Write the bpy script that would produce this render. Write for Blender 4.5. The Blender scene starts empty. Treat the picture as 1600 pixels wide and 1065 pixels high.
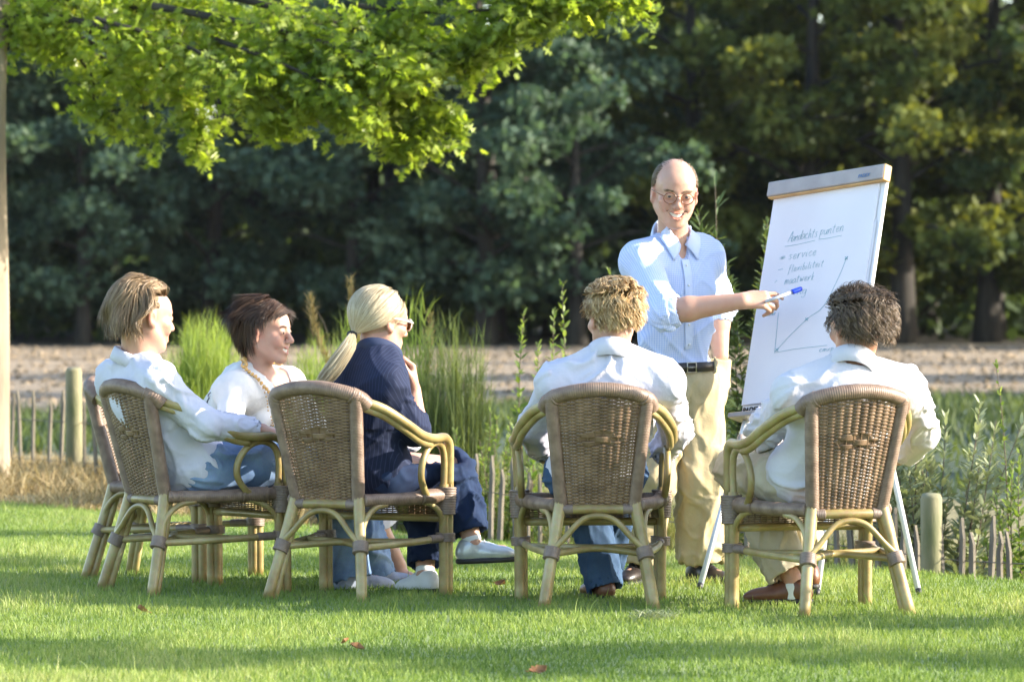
import bpy, math, random
import numpy as np
from mathutils import Vector, Matrix

# ------------------------------------------------------------------ camera, sky, sun, exposure
scene = bpy.context.scene
COL = scene.collection
FPX, CAMH, HORIZ = 7110.0, 1.15, 496.0        # focal length in photo pixels, eye height, horizon row

cam_d = bpy.data.cameras.new('camera'); cam = bpy.data.objects.new('camera', cam_d); COL.objects.link(cam)
cam_d.sensor_width = 36.0; cam_d.lens = FPX / 1600 * 36.0
cam_d.clip_start = 0.5; cam_d.clip_end = 5000
cam.location = (0, 0, CAMH)
cam.rotation_euler = (math.radians(90) - math.atan((532.5 - HORIZ) / FPX), 0, 0)
cam_d.dof.use_dof = True; cam_d.dof.focus_distance = 18.55; cam_d.dof.aperture_fstop = 6.0
scene.camera = cam

SUN_AZ, SUN_EL = math.radians(3.5), math.radians(24.0)    # azimuth measured from +X towards the camera
SDIR = Vector((math.cos(SUN_EL) * math.cos(SUN_AZ), -math.cos(SUN_EL) * math.sin(SUN_AZ), math.sin(SUN_EL)))
world = bpy.data.worlds.new('World'); scene.world = world; world.use_nodes = True
wn = world.node_tree.nodes; wl = world.node_tree.links
sky = wn.new('ShaderNodeTexSky'); sky.sky_type = 'NISHITA'; sky.sun_disc = False
sky.sun_elevation = SUN_EL; sky.sun_rotation = math.atan2(SDIR.x, SDIR.y); sky.air_density = 1.0; sky.dust_density = 1.2
wl.new(sky.outputs['Color'], wn['Background'].inputs['Color']); wn['Background'].inputs['Strength'].default_value = 0.15
sun_d = bpy.data.lights.new('sun', 'SUN'); sun_d.energy = 3.9; sun_d.angle = math.radians(0.53); sun_d.color = (1.0, 0.90, 0.76)
sun = bpy.data.objects.new('sun', sun_d); COL.objects.link(sun)
sun.rotation_euler = SDIR.to_track_quat('Z', 'Y').to_euler(); sun.location = SDIR * 40

scene.view_settings.view_transform = 'Standard'; scene.view_settings.look = 'None'
scene.view_settings.exposure = 1.97; scene.view_settings.gamma = 1.0; scene.view_settings.use_curve_mapping = False
scene.render.engine = 'CYCLES'
scene.cycles.max_bounces = 8; scene.cycles.transparent_max_bounces = 8; scene.cycles.diffuse_bounces = 4
scene.cycles.caustics_reflective = False; scene.cycles.caustics_refractive = False
scene.cycles.use_denoising = True

# ------------------------------------------------------------------ helpers
rng = np.random.default_rng(7)
random.seed(7)

def P(px, py, Y):
    """A world point from a photo measurement and a distance."""
    return np.array([(px - 800) * Y / FPX, Y, CAMH - (py - HORIZ) * Y / FPX])

def G(px, py):
    """A point of the flat lawn from a photo measurement."""
    Y = FPX * CAMH / (py - HORIZ)
    return np.array([(px - 800) * Y / FPX, Y, 0.0])

def lin(r, g, b):
    f = lambda c: (c / 255 / 12.92) if c / 255 <= 0.04045 else ((c / 255 + 0.055) / 1.055) ** 2.4
    return (f(r), f(g), f(b), 1.0)

def nrm(v):
    v = np.asarray(v, float); return v / (np.linalg.norm(v) + 1e-12)

def new_mesh(name, V, quads=None, tris=None, smooth=True, attrs=None):
    V = np.asarray(V, np.float32).reshape(-1, 3)
    me = bpy.data.meshes.new(name)
    nq = 0 if quads is None else len(quads); nt = 0 if tris is None else len(tris)
    parts, tot = [], []
    if nq: parts.append(np.asarray(quads, np.int32).reshape(-1)); tot.append(np.full(nq, 4, np.int32))
    if nt: parts.append(np.asarray(tris, np.int32).reshape(-1)); tot.append(np.full(nt, 3, np.int32))
    if not parts: return me
    loops = np.concatenate(parts); tot = np.concatenate(tot)
    start = np.zeros(len(tot), np.int32); start[1:] = np.cumsum(tot)[:-1]
    me.vertices.add(len(V)); me.vertices.foreach_set('co', V.reshape(-1))
    me.loops.add(len(loops)); me.loops.foreach_set('vertex_index', loops)
    me.polygons.add(len(tot)); me.polygons.foreach_set('loop_start', start); me.polygons.foreach_set('loop_total', tot)
    me.update(calc_edges=True)
    me.polygons.foreach_set('use_smooth', np.full(len(tot), smooth, bool))
    for k, a in (attrs or {}).items():
        a = np.asarray(a, np.float32)
        if a.ndim == 1:
            at = me.attributes.new(k, 'FLOAT', 'POINT'); at.data.foreach_set('value', a)
        else:
            at = me.attributes.new(k, 'FLOAT_VECTOR', 'POINT'); at.data.foreach_set('vector', a.reshape(-1))
    me.validate()
    return me

def link(name, me, m=None, parent=None, loc=None):
    o = bpy.data.objects.new(name, me); COL.objects.link(o)
    if m is not None and len(me.materials) == 0: me.materials.append(m)
    if parent is not None: o.parent = parent
    if loc is not None: o.location = loc
    return o

def tag(o, label=None, cat=None, group=None, kind=None):
    if label: o['label'] = label
    if cat: o['category'] = cat
    if group: o['group'] = group
    if kind: o['kind'] = kind
    return o

def empty(name, loc, rz=0.0):
    o = bpy.data.objects.new(name, None); COL.objects.link(o)
    o.location = loc; o.rotation_euler = (0, 0, rz); o.empty_display_size = 0.1
    return o

class MB:
    """Collects shapes and builds one mesh object."""
    def __init__(s): s.V = []; s.Q = []; s.T = []; s.A = []; s.n = 0
    def add(s, V, Q=None, T=None, a=0.0):
        V = np.asarray(V, float).reshape(-1, 3)
        if Q is not None and len(Q): s.Q.append(np.asarray(Q, int) + s.n)
        if T is not None and len(T): s.T.append(np.asarray(T, int) + s.n)
        s.V.append(V); s.A.append(np.broadcast_to(np.asarray(a, float), (len(V),)).copy()); s.n += len(V)
        return s
    def tube(s, pts, r, n=8, cap=True, a=0.0, smooth=0, flat=None):
        pts = np.asarray(pts, float)
        r = np.broadcast_to(np.asarray(r, float), (len(pts),)).astype(float)
        if smooth:
            pts, r = spline(pts, r, smooth)
        m = len(pts)
        t = np.gradient(pts, axis=0); t /= np.linalg.norm(t, axis=1)[:, None] + 1e-12
        u = np.cross(t[0], (0, 0, 1.0) if abs(t[0][2]) < .9 else (1.0, 0, 0)); u = nrm(u)
        ang = np.arange(n) * 2 * np.pi / n
        rings = []
        for i in range(m):
            u = nrm(u - t[i] * np.dot(u, t[i])); w = np.cross(t[i], u)
            rings.append(pts[i] + r[i] * (np.cos(ang)[:, None] * u + np.sin(ang)[:, None] * w))
        V = np.concatenate(rings)
        i = np.arange(m - 1)[:, None] * n; j = np.arange(n)[None, :]; j2 = (j + 1) % n
        Q = np.stack([i + j, i + j2, i + n + j2, i + n + j], -1).reshape(-1, 4)
        T = []
        if cap:
            V = np.concatenate([V, pts[:1], pts[-1:]]); c0, c1 = m * n, m * n + 1
            for k in range(n):
                T.append((c0, (k + 1) % n, k)); T.append((c1, (m - 1) * n + k, (m - 1) * n + (k + 1) % n))
        return s.add(V, Q, T, a)
    def box(s, c, half, R=None, bevel=0.0, a=0.0):
        c = np.asarray(c, float); hx, hy, hz = half; b = bevel
        if b <= 0:
            V = np.array([(x, y, z) for x in (-hx, hx) for y in (-hy, hy) for z in (-hz, hz)], float)
            Q = [(0, 1, 3, 2), (4, 6, 7, 5), (0, 4, 5, 1), (2, 3, 7, 6), (0, 2, 6, 4), (1, 5, 7, 3)]
            T = []
        else:
            V = []; Q = []; T = []
            idx = {}
            for sx in (-1, 1):
                for sy in (-1, 1):
                    for sz in (-1, 1):
                        for ax in range(3):
                            d = [b, b, b]; d[ax] = 0
                            idx[(sx, sy, sz, ax)] = len(V)
                            V.append((sx * (hx - d[0]), sy * (hy - d[1]), sz * (hz - d[2])))
                        k = [idx[(sx, sy, sz, q)] for q in range(3)]
                        T.append(k if sx * sy * sz > 0 else k[::-1])
            for ax in range(3):
                o1, o2 = [q for q in range(3) if q != ax]
                for sg in (-1, 1):
                    f = []
                    for (p, q) in ((-1, -1), (1, -1), (1, 1), (-1, 1)):
                        k = [0, 0, 0]; k[ax] = sg; k[o1] = p; k[o2] = q; f.append(idx[(*k, ax)])
                    flip = (sg > 0) == (ax != 1)
                    Q.append(f if flip else f[::-1])
                for p in (-1, 1):
                    for q in (-1, 1):
                        k0 = [0, 0, 0]; k0[o1] = p; k0[o2] = q; k0[ax] = -1; k1 = list(k0); k1[ax] = 1
                        f = [idx[(*k0, o1)], idx[(*k1, o1)], idx[(*k1, o2)], idx[(*k0, o2)]]
                        Q.append(f)
            V = np.array(V)
        if R is not None: V = V @ np.asarray(R, float).T
        return s.add(V + c, Q, T, a)
    def ellipsoid(s, c, rad, R=None, nu=16, nv=10, a=0.0):
        V = []; Q = []
        for i in range(nv + 1):
            th = math.pi * i / nv
            for j in range(nu):
                ph = 2 * math.pi * j / nu
                V.append((math.sin(th) * math.cos(ph), math.sin(th) * math.sin(ph), math.cos(th)))
        for i in range(nv):
            for j in range(nu):
                j2 = (j + 1) % nu
                Q.append((i * nu + j, (i + 1) * nu + j, (i + 1) * nu + j2, i * nu + j2))
        V = np.array(V) * np.asarray(rad, float)
        if R is not None: V = V @ np.asarray(R, float).T
        return s.add(V + np.asarray(c, float), Q, None, a)
    def grid(s, A, a=0.0):
        """A: (m, n, 3) points."""
        m, n = A.shape[:2]
        i = np.arange(m - 1)[:, None] * n; j = np.arange(n - 1)[None, :]
        Q = np.stack([i + j, i + j + 1, i + n + j + 1, i + n + j], -1).reshape(-1, 4)
        return s.add(A.reshape(-1, 3), Q, None, a)
    def mesh(s, name, smooth=True, attr=None, off=None):
        V = np.concatenate(s.V)
        if off is not None: V = V - np.asarray(off, float)
        return new_mesh(name, V, np.concatenate(s.Q) if s.Q else None, np.concatenate(s.T) if s.T else None, smooth,
                        {attr: np.concatenate(s.A)} if attr else None)
    def build(s, name, m, parent=None, smooth=True, attr=None, off=None, loc=None):
        return link(name, s.mesh(name, smooth, attr, off), m, parent, loc)

def spline(pts, r, k):
    """Catmull-Rom, k samples per span."""
    pts = np.asarray(pts, float); r = np.asarray(r, float)
    p = np.concatenate([2 * pts[:1] - pts[1:2], pts, 2 * pts[-1:] - pts[-2:-1]])
    rr = np.concatenate([r[:1], r, r[-1:]])
    out, ro = [], []
    for i in range(len(pts) - 1):
        p0, p1, p2, p3 = p[i], p[i + 1], p[i + 2], p[i + 3]
        for q in range(k):
            t = q / k
            out.append(.5 * (2 * p1 + (p2 - p0) * t + (2 * p0 - 5 * p1 + 4 * p2 - p3) * t * t + (3 * p1 - p0 - 3 * p2 + p3) * t ** 3))
            ro.append(rr[i + 1] * (1 - t) + rr[i + 2] * t)
    out.append(pts[-1]); ro.append(r[-1])
    return np.array(out), np.array(ro)

# lattice noise ----------------------------------------------------------------
_PERM = np.random.default_rng(3).random(1 << 14).astype(np.float32)
def vnoise(p):
    p = np.asarray(p, np.float32); i = np.floor(p).astype(np.int64); f = p - i; f = f * f * (3 - 2 * f)
    def h(dx, dy, dz):
        return _PERM[((i[..., 0] + dx) * 73856093 ^ (i[..., 1] + dy) * 19349663 ^ (i[..., 2] + dz) * 83492791) & 16383]
    x, y, z = f[..., 0], f[..., 1], f[..., 2]
    a = h(0, 0, 0) * (1 - x) + h(1, 0, 0) * x; b = h(0, 1, 0) * (1 - x) + h(1, 1, 0) * x
    c = h(0, 0, 1) * (1 - x) + h(1, 0, 1) * x; d = h(0, 1, 1) * (1 - x) + h(1, 1, 1) * x
    return ((a * (1 - y) + b * y) * (1 - z) + (c * (1 - y) + d * y) * z) * 2 - 1

# ------------------------------------------------------------------ materials
def new_mat(name):
    m = bpy.data.materials.new(name); m.use_nodes = True
    return m, m.node_tree.nodes, m.node_tree.links, m.node_tree.nodes['Principled BSDF']

def ramp(nodes, cols, pos=None):
    r = nodes.new('ShaderNodeValToRGB'); e = r.color_ramp.elements
    n = len(cols)
    pos = pos or [i / (n - 1) for i in range(n)]
    e[0].position = pos[0]; e[0].color = cols[0]; e[1].position = pos[-1]; e[1].color = cols[-1]
    for i in range(1, n - 1):
        q = e.new(pos[i]); q.color = cols[i]
    return r

def simple(name, cols, rough=.5, scale=20, detail=4, bump=0.0, bscale=None, stretch=None, spec=.5, metal=0.0, sheen=0.0, sss=0.0, coat=0.0, distort=0.0):
    """Noise-mottled material: cols = list of linear colours along a noise ramp."""
    m, n, l, b = new_mat(name)
    tc = n.new('ShaderNodeTexCoord'); mp = n.new('ShaderNodeMapping'); l.new(tc.outputs['Object'], mp.inputs['Vector'])
    if stretch: mp.inputs['Scale'].default_value = stretch
    tx = n.new('ShaderNodeTexNoise'); tx.inputs['Scale'].default_value = scale; tx.inputs['Detail'].default_value = detail
    tx.inputs['Distortion'].default_value = distort
    l.new(mp.outputs['Vector'], tx.inputs['Vector'])
    rp = ramp(n, cols, [0.3 + .4 * i / (len(cols) - 1) for i in range(len(cols))]); l.new(tx.outputs['Fac'], rp.inputs['Fac'])
    l.new(rp.outputs['Color'], b.inputs['Base Color'])
    b.inputs['Roughness'].default_value = rough; b.inputs['Specular IOR Level'].default_value = spec; b.inputs['Metallic'].default_value = metal
    if sheen: b.inputs['Sheen Weight'].default_value = sheen
    if coat: b.inputs['Coat Weight'].default_value = coat; b.inputs['Coat Roughness'].default_value = .2
    if sss:
        b.inputs['Subsurface Weight'].default_value = sss; b.inputs['Subsurface Radius'].default_value = (.012, .004, .002); b.inputs['Subsurface Scale'].default_value = 1.0
    if bump:
        t2 = n.new('ShaderNodeTexNoise'); t2.inputs['Scale'].default_value = bscale or scale * 4; t2.inputs['Detail'].default_value = 5
        l.new(mp.outputs['Vector'], t2.inputs['Vector'])
        bp = n.new('ShaderNodeBump'); bp.inputs['Strength'].default_value = bump; bp.inputs['Distance'].default_value = .004
        l.new(t2.outputs['Fac'], bp.inputs['Height']); l.new(bp.outputs['Normal'], b.inputs['Normal'])
    return m

def leafy(name, cols, trans=.45, rough=.5, tcol=None, spec=.3):
    """Thin leaf: reflects and lets light through; colour from the per-leaf value 'rnd'."""
    m, n, l, b = new_mat(name)
    at = n.new('ShaderNodeAttribute'); at.attribute_name = 'rnd'
    rp = ramp(n, cols); l.new(at.outputs['Fac'], rp.inputs['Fac'])
    l.new(rp.outputs['Color'], b.inputs['Base Color']); b.inputs['Roughness'].default_value = rough; b.inputs['Specular IOR Level'].default_value = spec
    tr = n.new('ShaderNodeBsdfTranslucent')
    mx = n.new('ShaderNodeMix'); mx.data_type = 'RGBA'; mx.blend_type = 'MULTIPLY'; mx.inputs['Factor'].default_value = 1.0
    l.new(rp.outputs['Color'], mx.inputs['A']); mx.inputs['B'].default_value = tcol or (1.5, 1.35, .5, 1)
    l.new(mx.outputs['Result'], tr.inputs['Color'])
    ms = n.new('ShaderNodeMixShader'); ms.inputs[0].default_value = trans
    l.new(b.outputs[0], ms.inputs[1]); l.new(tr.outputs[0], ms.inputs[2])
    l.new(ms.outputs[0], n['Material Output'].inputs['Surface'])
    return m
# ================================================================== THE LAND
def sstep(a, b, x):
    t = np.clip((np.asarray(x, float) - a) / (b - a), 0, 1); return t * t * (3 - 2 * t)
def y_edge(X): return 28.3 - 1.583 * (np.clip(X, -7.0, 6.0) + 3.18)
def y_fence(X): return 32.0 - 1.845 * (np.clip(X, -9.0, 6.0) + 3.05)
def height(X, Y):
    X = np.asarray(X, float); Y = np.asarray(Y, float)
    D = .52 * np.clip((X + 3.0) / 5.2, 0, 1)
    h = -D * sstep(0, 3.2, Y - y_edge(X)) * (1 - sstep(33, 47, Y))
    h = h + .43 * np.clip((Y - 64) / 56, 0, 1) + .012 * np.clip(Y - 120, 0, 120)
    h = h + .015 * vnoise(np.stack([X * .35, Y * .35, X * 0], -1)) * sstep(20, 26, Y)
    return h
XS = np.concatenate([[-420, -200, -100, -50, -30, -20, -15], np.linspace(-12, 12, 61), [15, 20, 30, 50, 100, 200, 420]])
def strip(name, f0, f1, n, m, dz=0.0):
    X = np.repeat(XS[None, :], n, 0)
    t = np.linspace(0, 1, n)[:, None]
    Y = f0(X) * (1 - t) + f1(X) * t
    A = np.stack([X, Y, height(X, Y) + dz], -1)
    o = MB().grid(A).build(name, m); o['kind'] = 'structure'
    return o
c_ = lambda v: (lambda X: np.full_like(X, float(v)))

# lawn
m_lawn = simple('lawn_soil_and_turf', [(.10, .145, .042, 1), (.16, .21, .065, 1), (.24, .28, .10, 1)], .9, 6, 6, .6, 60)
strip('lawn', c_(-60), y_edge, 60, m_lawn)
m_verge = simple('verge_earth', [(.10, .09, .035, 1), (.16, .14, .06, 1), (.22, .19, .09, 1)], .95, 3, 6, .8, 25)
strip('verge', y_edge, c_(38), 30, m_verge)
m_meadow = simple('meadow_turf', [(.018, .035, .014, 1), (.03, .052, .02, 1), (.045, .066, .026, 1)], .95, .6, 6, .8, 8, stretch=(.4, 1, 1))
y_soil = lambda X: 60.5 + .9 * np.clip(X, -9, 9)
strip('meadow', c_(38), y_soil, 16, m_meadow)

def soil_material():
    m, n, l, b = new_mat('ploughed_soil')
    tc = n.new('ShaderNodeTexCoord'); mp = n.new('ShaderNodeMapping'); mp.inputs['Scale'].default_value = (.12, 1.0, 1)
    l.new(tc.outputs['Object'], mp.inputs['Vector'])
    t = n.new('ShaderNodeTexNoise'); t.inputs['Scale'].default_value = .9; t.inputs['Detail'].default_value = 8
    l.new(mp.outputs['Vector'], t.inputs['Vector'])
    r = ramp(n, [(.10, .074, .044, 1), (.195, .148, .092, 1), (.285, .22, .142, 1)], [.36, .5, .62]); l.new(t.outputs['Fac'], r.inputs['Fac'])
    l.new(r.outputs['Color'], b.inputs['Base Color']); b.inputs['Roughness'].default_value = .95
    t2 = n.new('ShaderNodeTexNoise'); t2.inputs['Scale'].default_value = 4; t2.inputs['Detail'].default_value = 6
    l.new(mp.outputs['Vector'], t2.inputs['Vector'])
    bp = n.new('ShaderNodeBump'); bp.inputs['Strength'].default_value = .8; bp.inputs['Distance'].default_value = .08
    l.new(t2.outputs['Fac'], bp.inputs['Height']); l.new(bp.outputs['Normal'], b.inputs['Normal'])
    return m
strip('field', y_soil, c_(117), 40, soil_material())
n = 5000
cx = rng.uniform(-13, 13, n); cy = 60 + 57 * rng.random(n); ok = cy > y_soil(cx) + .3; cx, cy = cx[ok], cy[ok]; n = len(cx)
cs_ = rng.uniform(.03, .11, n)[:, None]; c0 = np.stack([cx, cy, height(cx, cy)], -1)
ang = rng.uniform(0, 6.28, n)[:, None]; Vc = []
for k_ in range(4):
    a_ = ang + k_ * 1.57 + rng.normal(0, .25, (n, 1)); Vc.append(c0 + np.concatenate([np.cos(a_), np.sin(a_), np.full((n, 1), -.15)], 1) * cs_)
for k_ in range(2):
    Vc.append(c0 + np.concatenate([rng.normal(0, .3, (n, 2)), rng.uniform(.35, .75, (n, 1))], 1) * cs_)
Vc = np.stack(Vc, 1).reshape(-1, 3); bs = (np.arange(n) * 6)[:, None]
Tc = np.concatenate([bs + np.array([t_]) for t_ in ((0, 1, 4), (1, 2, 5), (2, 3, 5), (3, 0, 4), (4, 1, 5), (5, 3, 4))])
o = link('soil_clods', new_mesh('soil_clods', Vc, None, Tc, False), bpy.data.materials['ploughed_soil']); o['kind'] = 'stuff'
m_ffloor = simple('forest_floor', [(.02, .017, .01, 1), (.04, .032, .018, 1), (.05, .05, .022, 1)], .95, 1.2, 6, .6, 6)
strip('forest_floor', c_(117), c_(420), 30, m_ffloor)
g = MB().box((0, 0, -2.0), (1400, 1400, .5)).build('ground', m_meadow, smooth=False); g['kind'] = 'structure'

# ------------------------------------------------------------------ grass
def blades(name, pts, hgt, wid, lean, m, rnd=None, seg=2, curve=.5, kind='stuff', az=None):
    """One mesh of tapered bent blades standing at pts."""
    n = len(pts)
    az = rng.uniform(0, 2 * np.pi, n) if az is None else az
    d = np.stack([np.cos(az), np.sin(az), np.zeros(n)], -1)
    fa = rng.uniform(0, 2 * np.pi, n); w = np.stack([np.cos(fa), np.sin(fa), np.zeros(n)], -1)
    rows = []
    for k in range(seg + 1):
        t = k / seg
        c = pts + d * (lean * hgt * (t ** (1 + curve)))[:, None] + np.array([0, 0, 1.0]) * (hgt * (t - .25 * lean * t * t))[:, None]
        if k < seg:
            ww = (wid * (1 - .55 * t) * .5)[:, None]
            rows.append(c - w * ww); rows.append(c + w * ww)
        else: rows.append(c)
    k = 2 * seg + 1
    V = np.stack(rows, 1).reshape(-1, 3)
    base = (np.arange(n) * k)[:, None]
    Q = [base + np.array([[2 * i, 2 * i + 1, 2 * i + 3, 2 * i + 2]]) for i in range(seg - 1)]
    T = base + np.array([[2 * seg - 2, 2 * seg - 1, 2 * seg]])
    Q = np.concatenate(Q) if Q else None
    rnd = rng.random(n) if rnd is None else rnd
    o = link(name, new_mesh(name, V, Q, T, True, {'rnd': np.repeat(rnd, k)}), m)
    if kind: o['kind'] = kind
    return o

m_grass = leafy('grass_blade', [(.085, .150, .034, 1), (.155, .235, .052, 1), (.25, .32, .090, 1), (.39, .40, .19, 1)], .4, .55, (1.25, 1.2, .6, 1), .25)
n = 300000
Yr = rng.uniform(13.2 ** .5, 28.5 ** .5, n) ** 2; Yr = 13.2 + (28.5 - 13.2) * rng.random(n) ** 1.25
Xr = rng.uniform(-1, 1, n) * (.115 * Yr + .9)
ok = Yr < y_edge(Xr) + .25 * rng.random(n)
Xr, Yr = Xr[ok], Yr[ok]
patch = vnoise(np.stack([Xr * .9, Yr * .5, Xr * 0], -1)); fine = vnoise(np.stack([Xr * 5, Yr * 3, Xr * 0 + 9], -1))
hh = (.024 + .016 * rng.random(len(Xr)) + .010 * np.clip(fine, -.5, 1)) * (1 + .25 * patch)
tall = rng.random(len(Xr)) < .006; hh[tall] *= rng.uniform(1.6, 2.6, tall.sum())
rv = np.clip(.48 + .27 * patch + .16 * fine + rng.normal(0, .16, len(Xr)), 0, 1)
blades('lawn_grass', np.stack([Xr, Yr, height(Xr, Yr) - .003], -1), hh, .0036 + .0022 * rng.random(len(Xr)), rng.uniform(.1, .8, len(Xr)), m_grass, rv)

# long dry grass on the bank, left; mixed tall grass in the hollow behind the lawn
m_straw = leafy('dry_grass_blade', [(.20, .145, .07, 1), (.34, .265, .14, 1), (.46, .38, .22, 1)], .3, .7, (1.2, 1.05, .6, 1), .2)
n = 16000
X = rng.uniform(-6.5, -1.2, n); Y = y_edge(X) + rng.random(n) ** 1.2 * 5.0
dens = vnoise(np.stack([X * 1.6, Y * 1.0, X * 0], -1)) + .5 - .55 * np.clip(X + 2.6, 0, 2) + .1
ok = dens > -.15; X, Y = X[ok], Y[ok]
tt = sstep(0, 1.6, Y - y_edge(X))
blades('dry_grass', np.stack([X, Y, height(X, Y)], -1), (.05 + .15 * tt) * rng.uniform(.6, 1.3, len(X)), .006 + .006 * rng.random(len(X)), rng.uniform(.3, 1.3, len(X)), m_straw, seg=3)
m_broomd = leafy('dark_broom_stem', [(.05, .075, .028, 1), (.10, .14, .05, 1), (.18, .23, .085, 1)], .4, .6)
m_tallgrass = leafy('tall_grass_blade', [(.03, .055, .015, 1), (.065, .10, .026, 1), (.13, .15, .045, 1), (.28, .24, .10, 1)], .35, .6, (1.4, 1.3, .5, 1), .2)
n = 26000
X = rng.uniform(-2.8, 4.2, n); Y = y_fence(X) + .06 + rng.random(n) ** 1.3 * 6.0
dens = vnoise(np.stack([X * 1.3, Y * .8, X * 0 + 4], -1))
ok = dens > -.35; X, Y = X[ok], Y[ok]
blades('tall_grass', np.stack([X, Y, height(X, Y)], -1), rng.uniform(.16, .50, len(X)) * (1 + .3 * dens[ok]), .005 + .006 * rng.random(len(X)), rng.uniform(.1, .7, len(X)), m_tallgrass, np.clip(.45 + .4 * dens[ok] + rng.normal(0, .22, len(X)), 0, 1), seg=3)
n = 12000
X = rng.uniform(-8, 8, n); Y = 38 + rng.random(n) * (y_soil(X) - 38.3)
blades('meadow_grass', np.stack([X, Y, height(X, Y)], -1), rng.uniform(.08, .22, n), .02 + .02 * rng.random(n), rng.uniform(.1, .8, n), m_broomd, np.clip(rng.normal(.25, .2, n), 0, 1))

# ------------------------------------------------------------------ paling fence
m_pale = simple('weathered_chestnut', [(.08, .07, .055, 1), (.16, .14, .105, 1), (.26, .23, .17, 1)], .85, 5, 5, .6, 40, stretch=(4, 4, .6))
m_postw = simple('mossy_post', [(.10, .115, .045, 1), (.19, .18, .10, 1), (.27, .245, .16, 1)], .85, 5, 5, .6, 40, stretch=(2, 2, .5))
m_wire = simple('rusty_wire', [(.05, .045, .04, 1), (.1, .085, .07, 1)], .6, 30)
fence = empty('paling_fence', (0, y_fence(0.0), float(height(0.0, y_fence(0.0)))))
tag(fence, 'low fence of split wooden palings on wire running behind the lawn', 'fence')
f_off = np.array(fence.location)
def paling_mesh(k):
    r = random.Random(k); b = MB()
    h = .60 + r.uniform(-.05, .05); w = r.uniform(.011, .017); t = .009
    z = [-.12, .15, .35, h - .10, h - .06, h]; ww = [w, w * r.uniform(.9, 1.1), w * r.uniform(.9, 1.1), w, w * .8, w * .12]
    pts = []
    dx = [0] + [r.uniform(-.008, .008) for _ in range(5)]
    V = []; Q = []
    for zz, a, d in zip(z, ww, dx):
        V += [(-a + d, -t, zz), (a + d, -t * .7, zz), (a + d, t, zz), (-a + d, t * .8, zz)]
    for i in range(5):
        for j in range(4): Q.append((i * 4 + j, i * 4 + (j + 1) % 4, i * 4 + 4 + (j + 1) % 4, i * 4 + 4 + j))
    Q.append((20, 21, 22, 23))
    return b.add(V, Q).mesh('paling', smooth=False)
pal_me = [paling_mesh(k) for k in range(7)]
for me in pal_me: me.materials.append(m_pale)
xs = [-5.0]
while xs[-1] < 3.4: xs.append(xs[-1] + float(np.interp(xs[-1], [-3.6, 2.0], [.112, .058])))
wire_pts = []
for i, x in enumerate(xs):
    x = x + random.uniform(-.018, .018); y = float(y_fence(x)); z = float(height(x, y))
    wire_pts.append((x, y - .014, z))
    o = link('paling', pal_me[i % 7], None, fence, Vector((x, y, z)) - Vector(f_off))
    o.rotation_euler = (random.uniform(-.04, .04), random.uniform(-.10, .10), -1.05 + random.uniform(-.2, .2))
for zz in (.14, .42):
    b = MB(); b.tube(np.array(wire_pts) + (0, 0, zz) - f_off, .0028, 4)
    b.build('wire', m_wire, fence)
post_b = MB()
for i, (x, hh_, r_) in enumerate([(-3.08, .80, .060), (2.07, .72, .056), (-4.6, .8, .06), (-.45, .55, .05), (3.4, .74, .06)]):
    y = float(y_fence(x)) - .09; z = float(height(x, y))
    b = MB(); b.tube([(0, 0, -.15), (.004, 0, .3), (0, .003, hh_ - .02), (0, 0, hh_)], [r_, r_ * .98, r_ * .96, r_ * .82], 12)
    b.build('post', m_postw, fence, loc=Vector((x, y, z)) - Vector(f_off))

# ------------------------------------------------------------------ plants in the hollow
m_broom = leafy('broom_stem', [(.09, .145, .03, 1), (.18, .26, .055, 1), (.30, .37, .10, 1)], .45, .6, (1.3, 1.3, .4, 1))
m_twig = simple('twig_bark', [(.07, .055, .035, 1), (.13, .10, .06, 1)], .8, 20)
m_seed = leafy('seed_head', [(.22, .17, .08, 1), (.36, .29, .15, 1)], .3, .8)

def yf_px(px, off=.4):
    k = (px - 800) / FPX; return (32.0 - 1.845 * 3.05) / (1 + 1.845 * k) + off
def broom(x, Y, w, top, n, m, label, group='brushy plants in the hollow behind the lawn', spread=.25, lean=0.0, wid=.006, seed=0):
    z0 = float(height(x, Y)); r = np.random.default_rng(seed + int(abs(x) * 100))
    root = empty('broom_bush', (x, Y, z0)); tag(root, label, 'bush', group)
    H = top - z0
    px = r.normal(0, w * .28, n); py = r.normal(0, w * .28, n)
    env = np.clip(1 - .55 * (px / (w * .75)) ** 2, .35, 1)
    hgt = H * env * r.uniform(.55, 1.0, n)
    o = None
    az = np.arctan2(py, px) + r.normal(0, .5, n)
    o = blades('stems', np.stack([px * .7, py * .7, np.zeros(n)], -1), hgt, wid * r.uniform(.6, 1.5, n), np.abs(r.normal(lean, spread * .35, n)), m, r.random(n), seg=4, kind=None, az=az)
    o.parent = root
    # small side shoots along the stems
    k = n * 10; i = r.integers(0, n, k); t = r.uniform(.35, 1, k)
    bx = px[i] * .7 + np.cos(az[i]) * t * .05; by = py[i] * .7 + np.sin(az[i]) * t * .05
    s2 = blades('shoots', np.stack([bx, by, hgt[i] * t * .93], -1), r.uniform(.05, .15, k) * (H / 1.2), wid * .75 * r.uniform(.6, 1.3, k), r.uniform(.15, .9, k), m, np.clip(t * .9 + r.normal(0, .15, k), 0, 1), seg=2, kind=None)
    s2.parent = root
    return root

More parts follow.
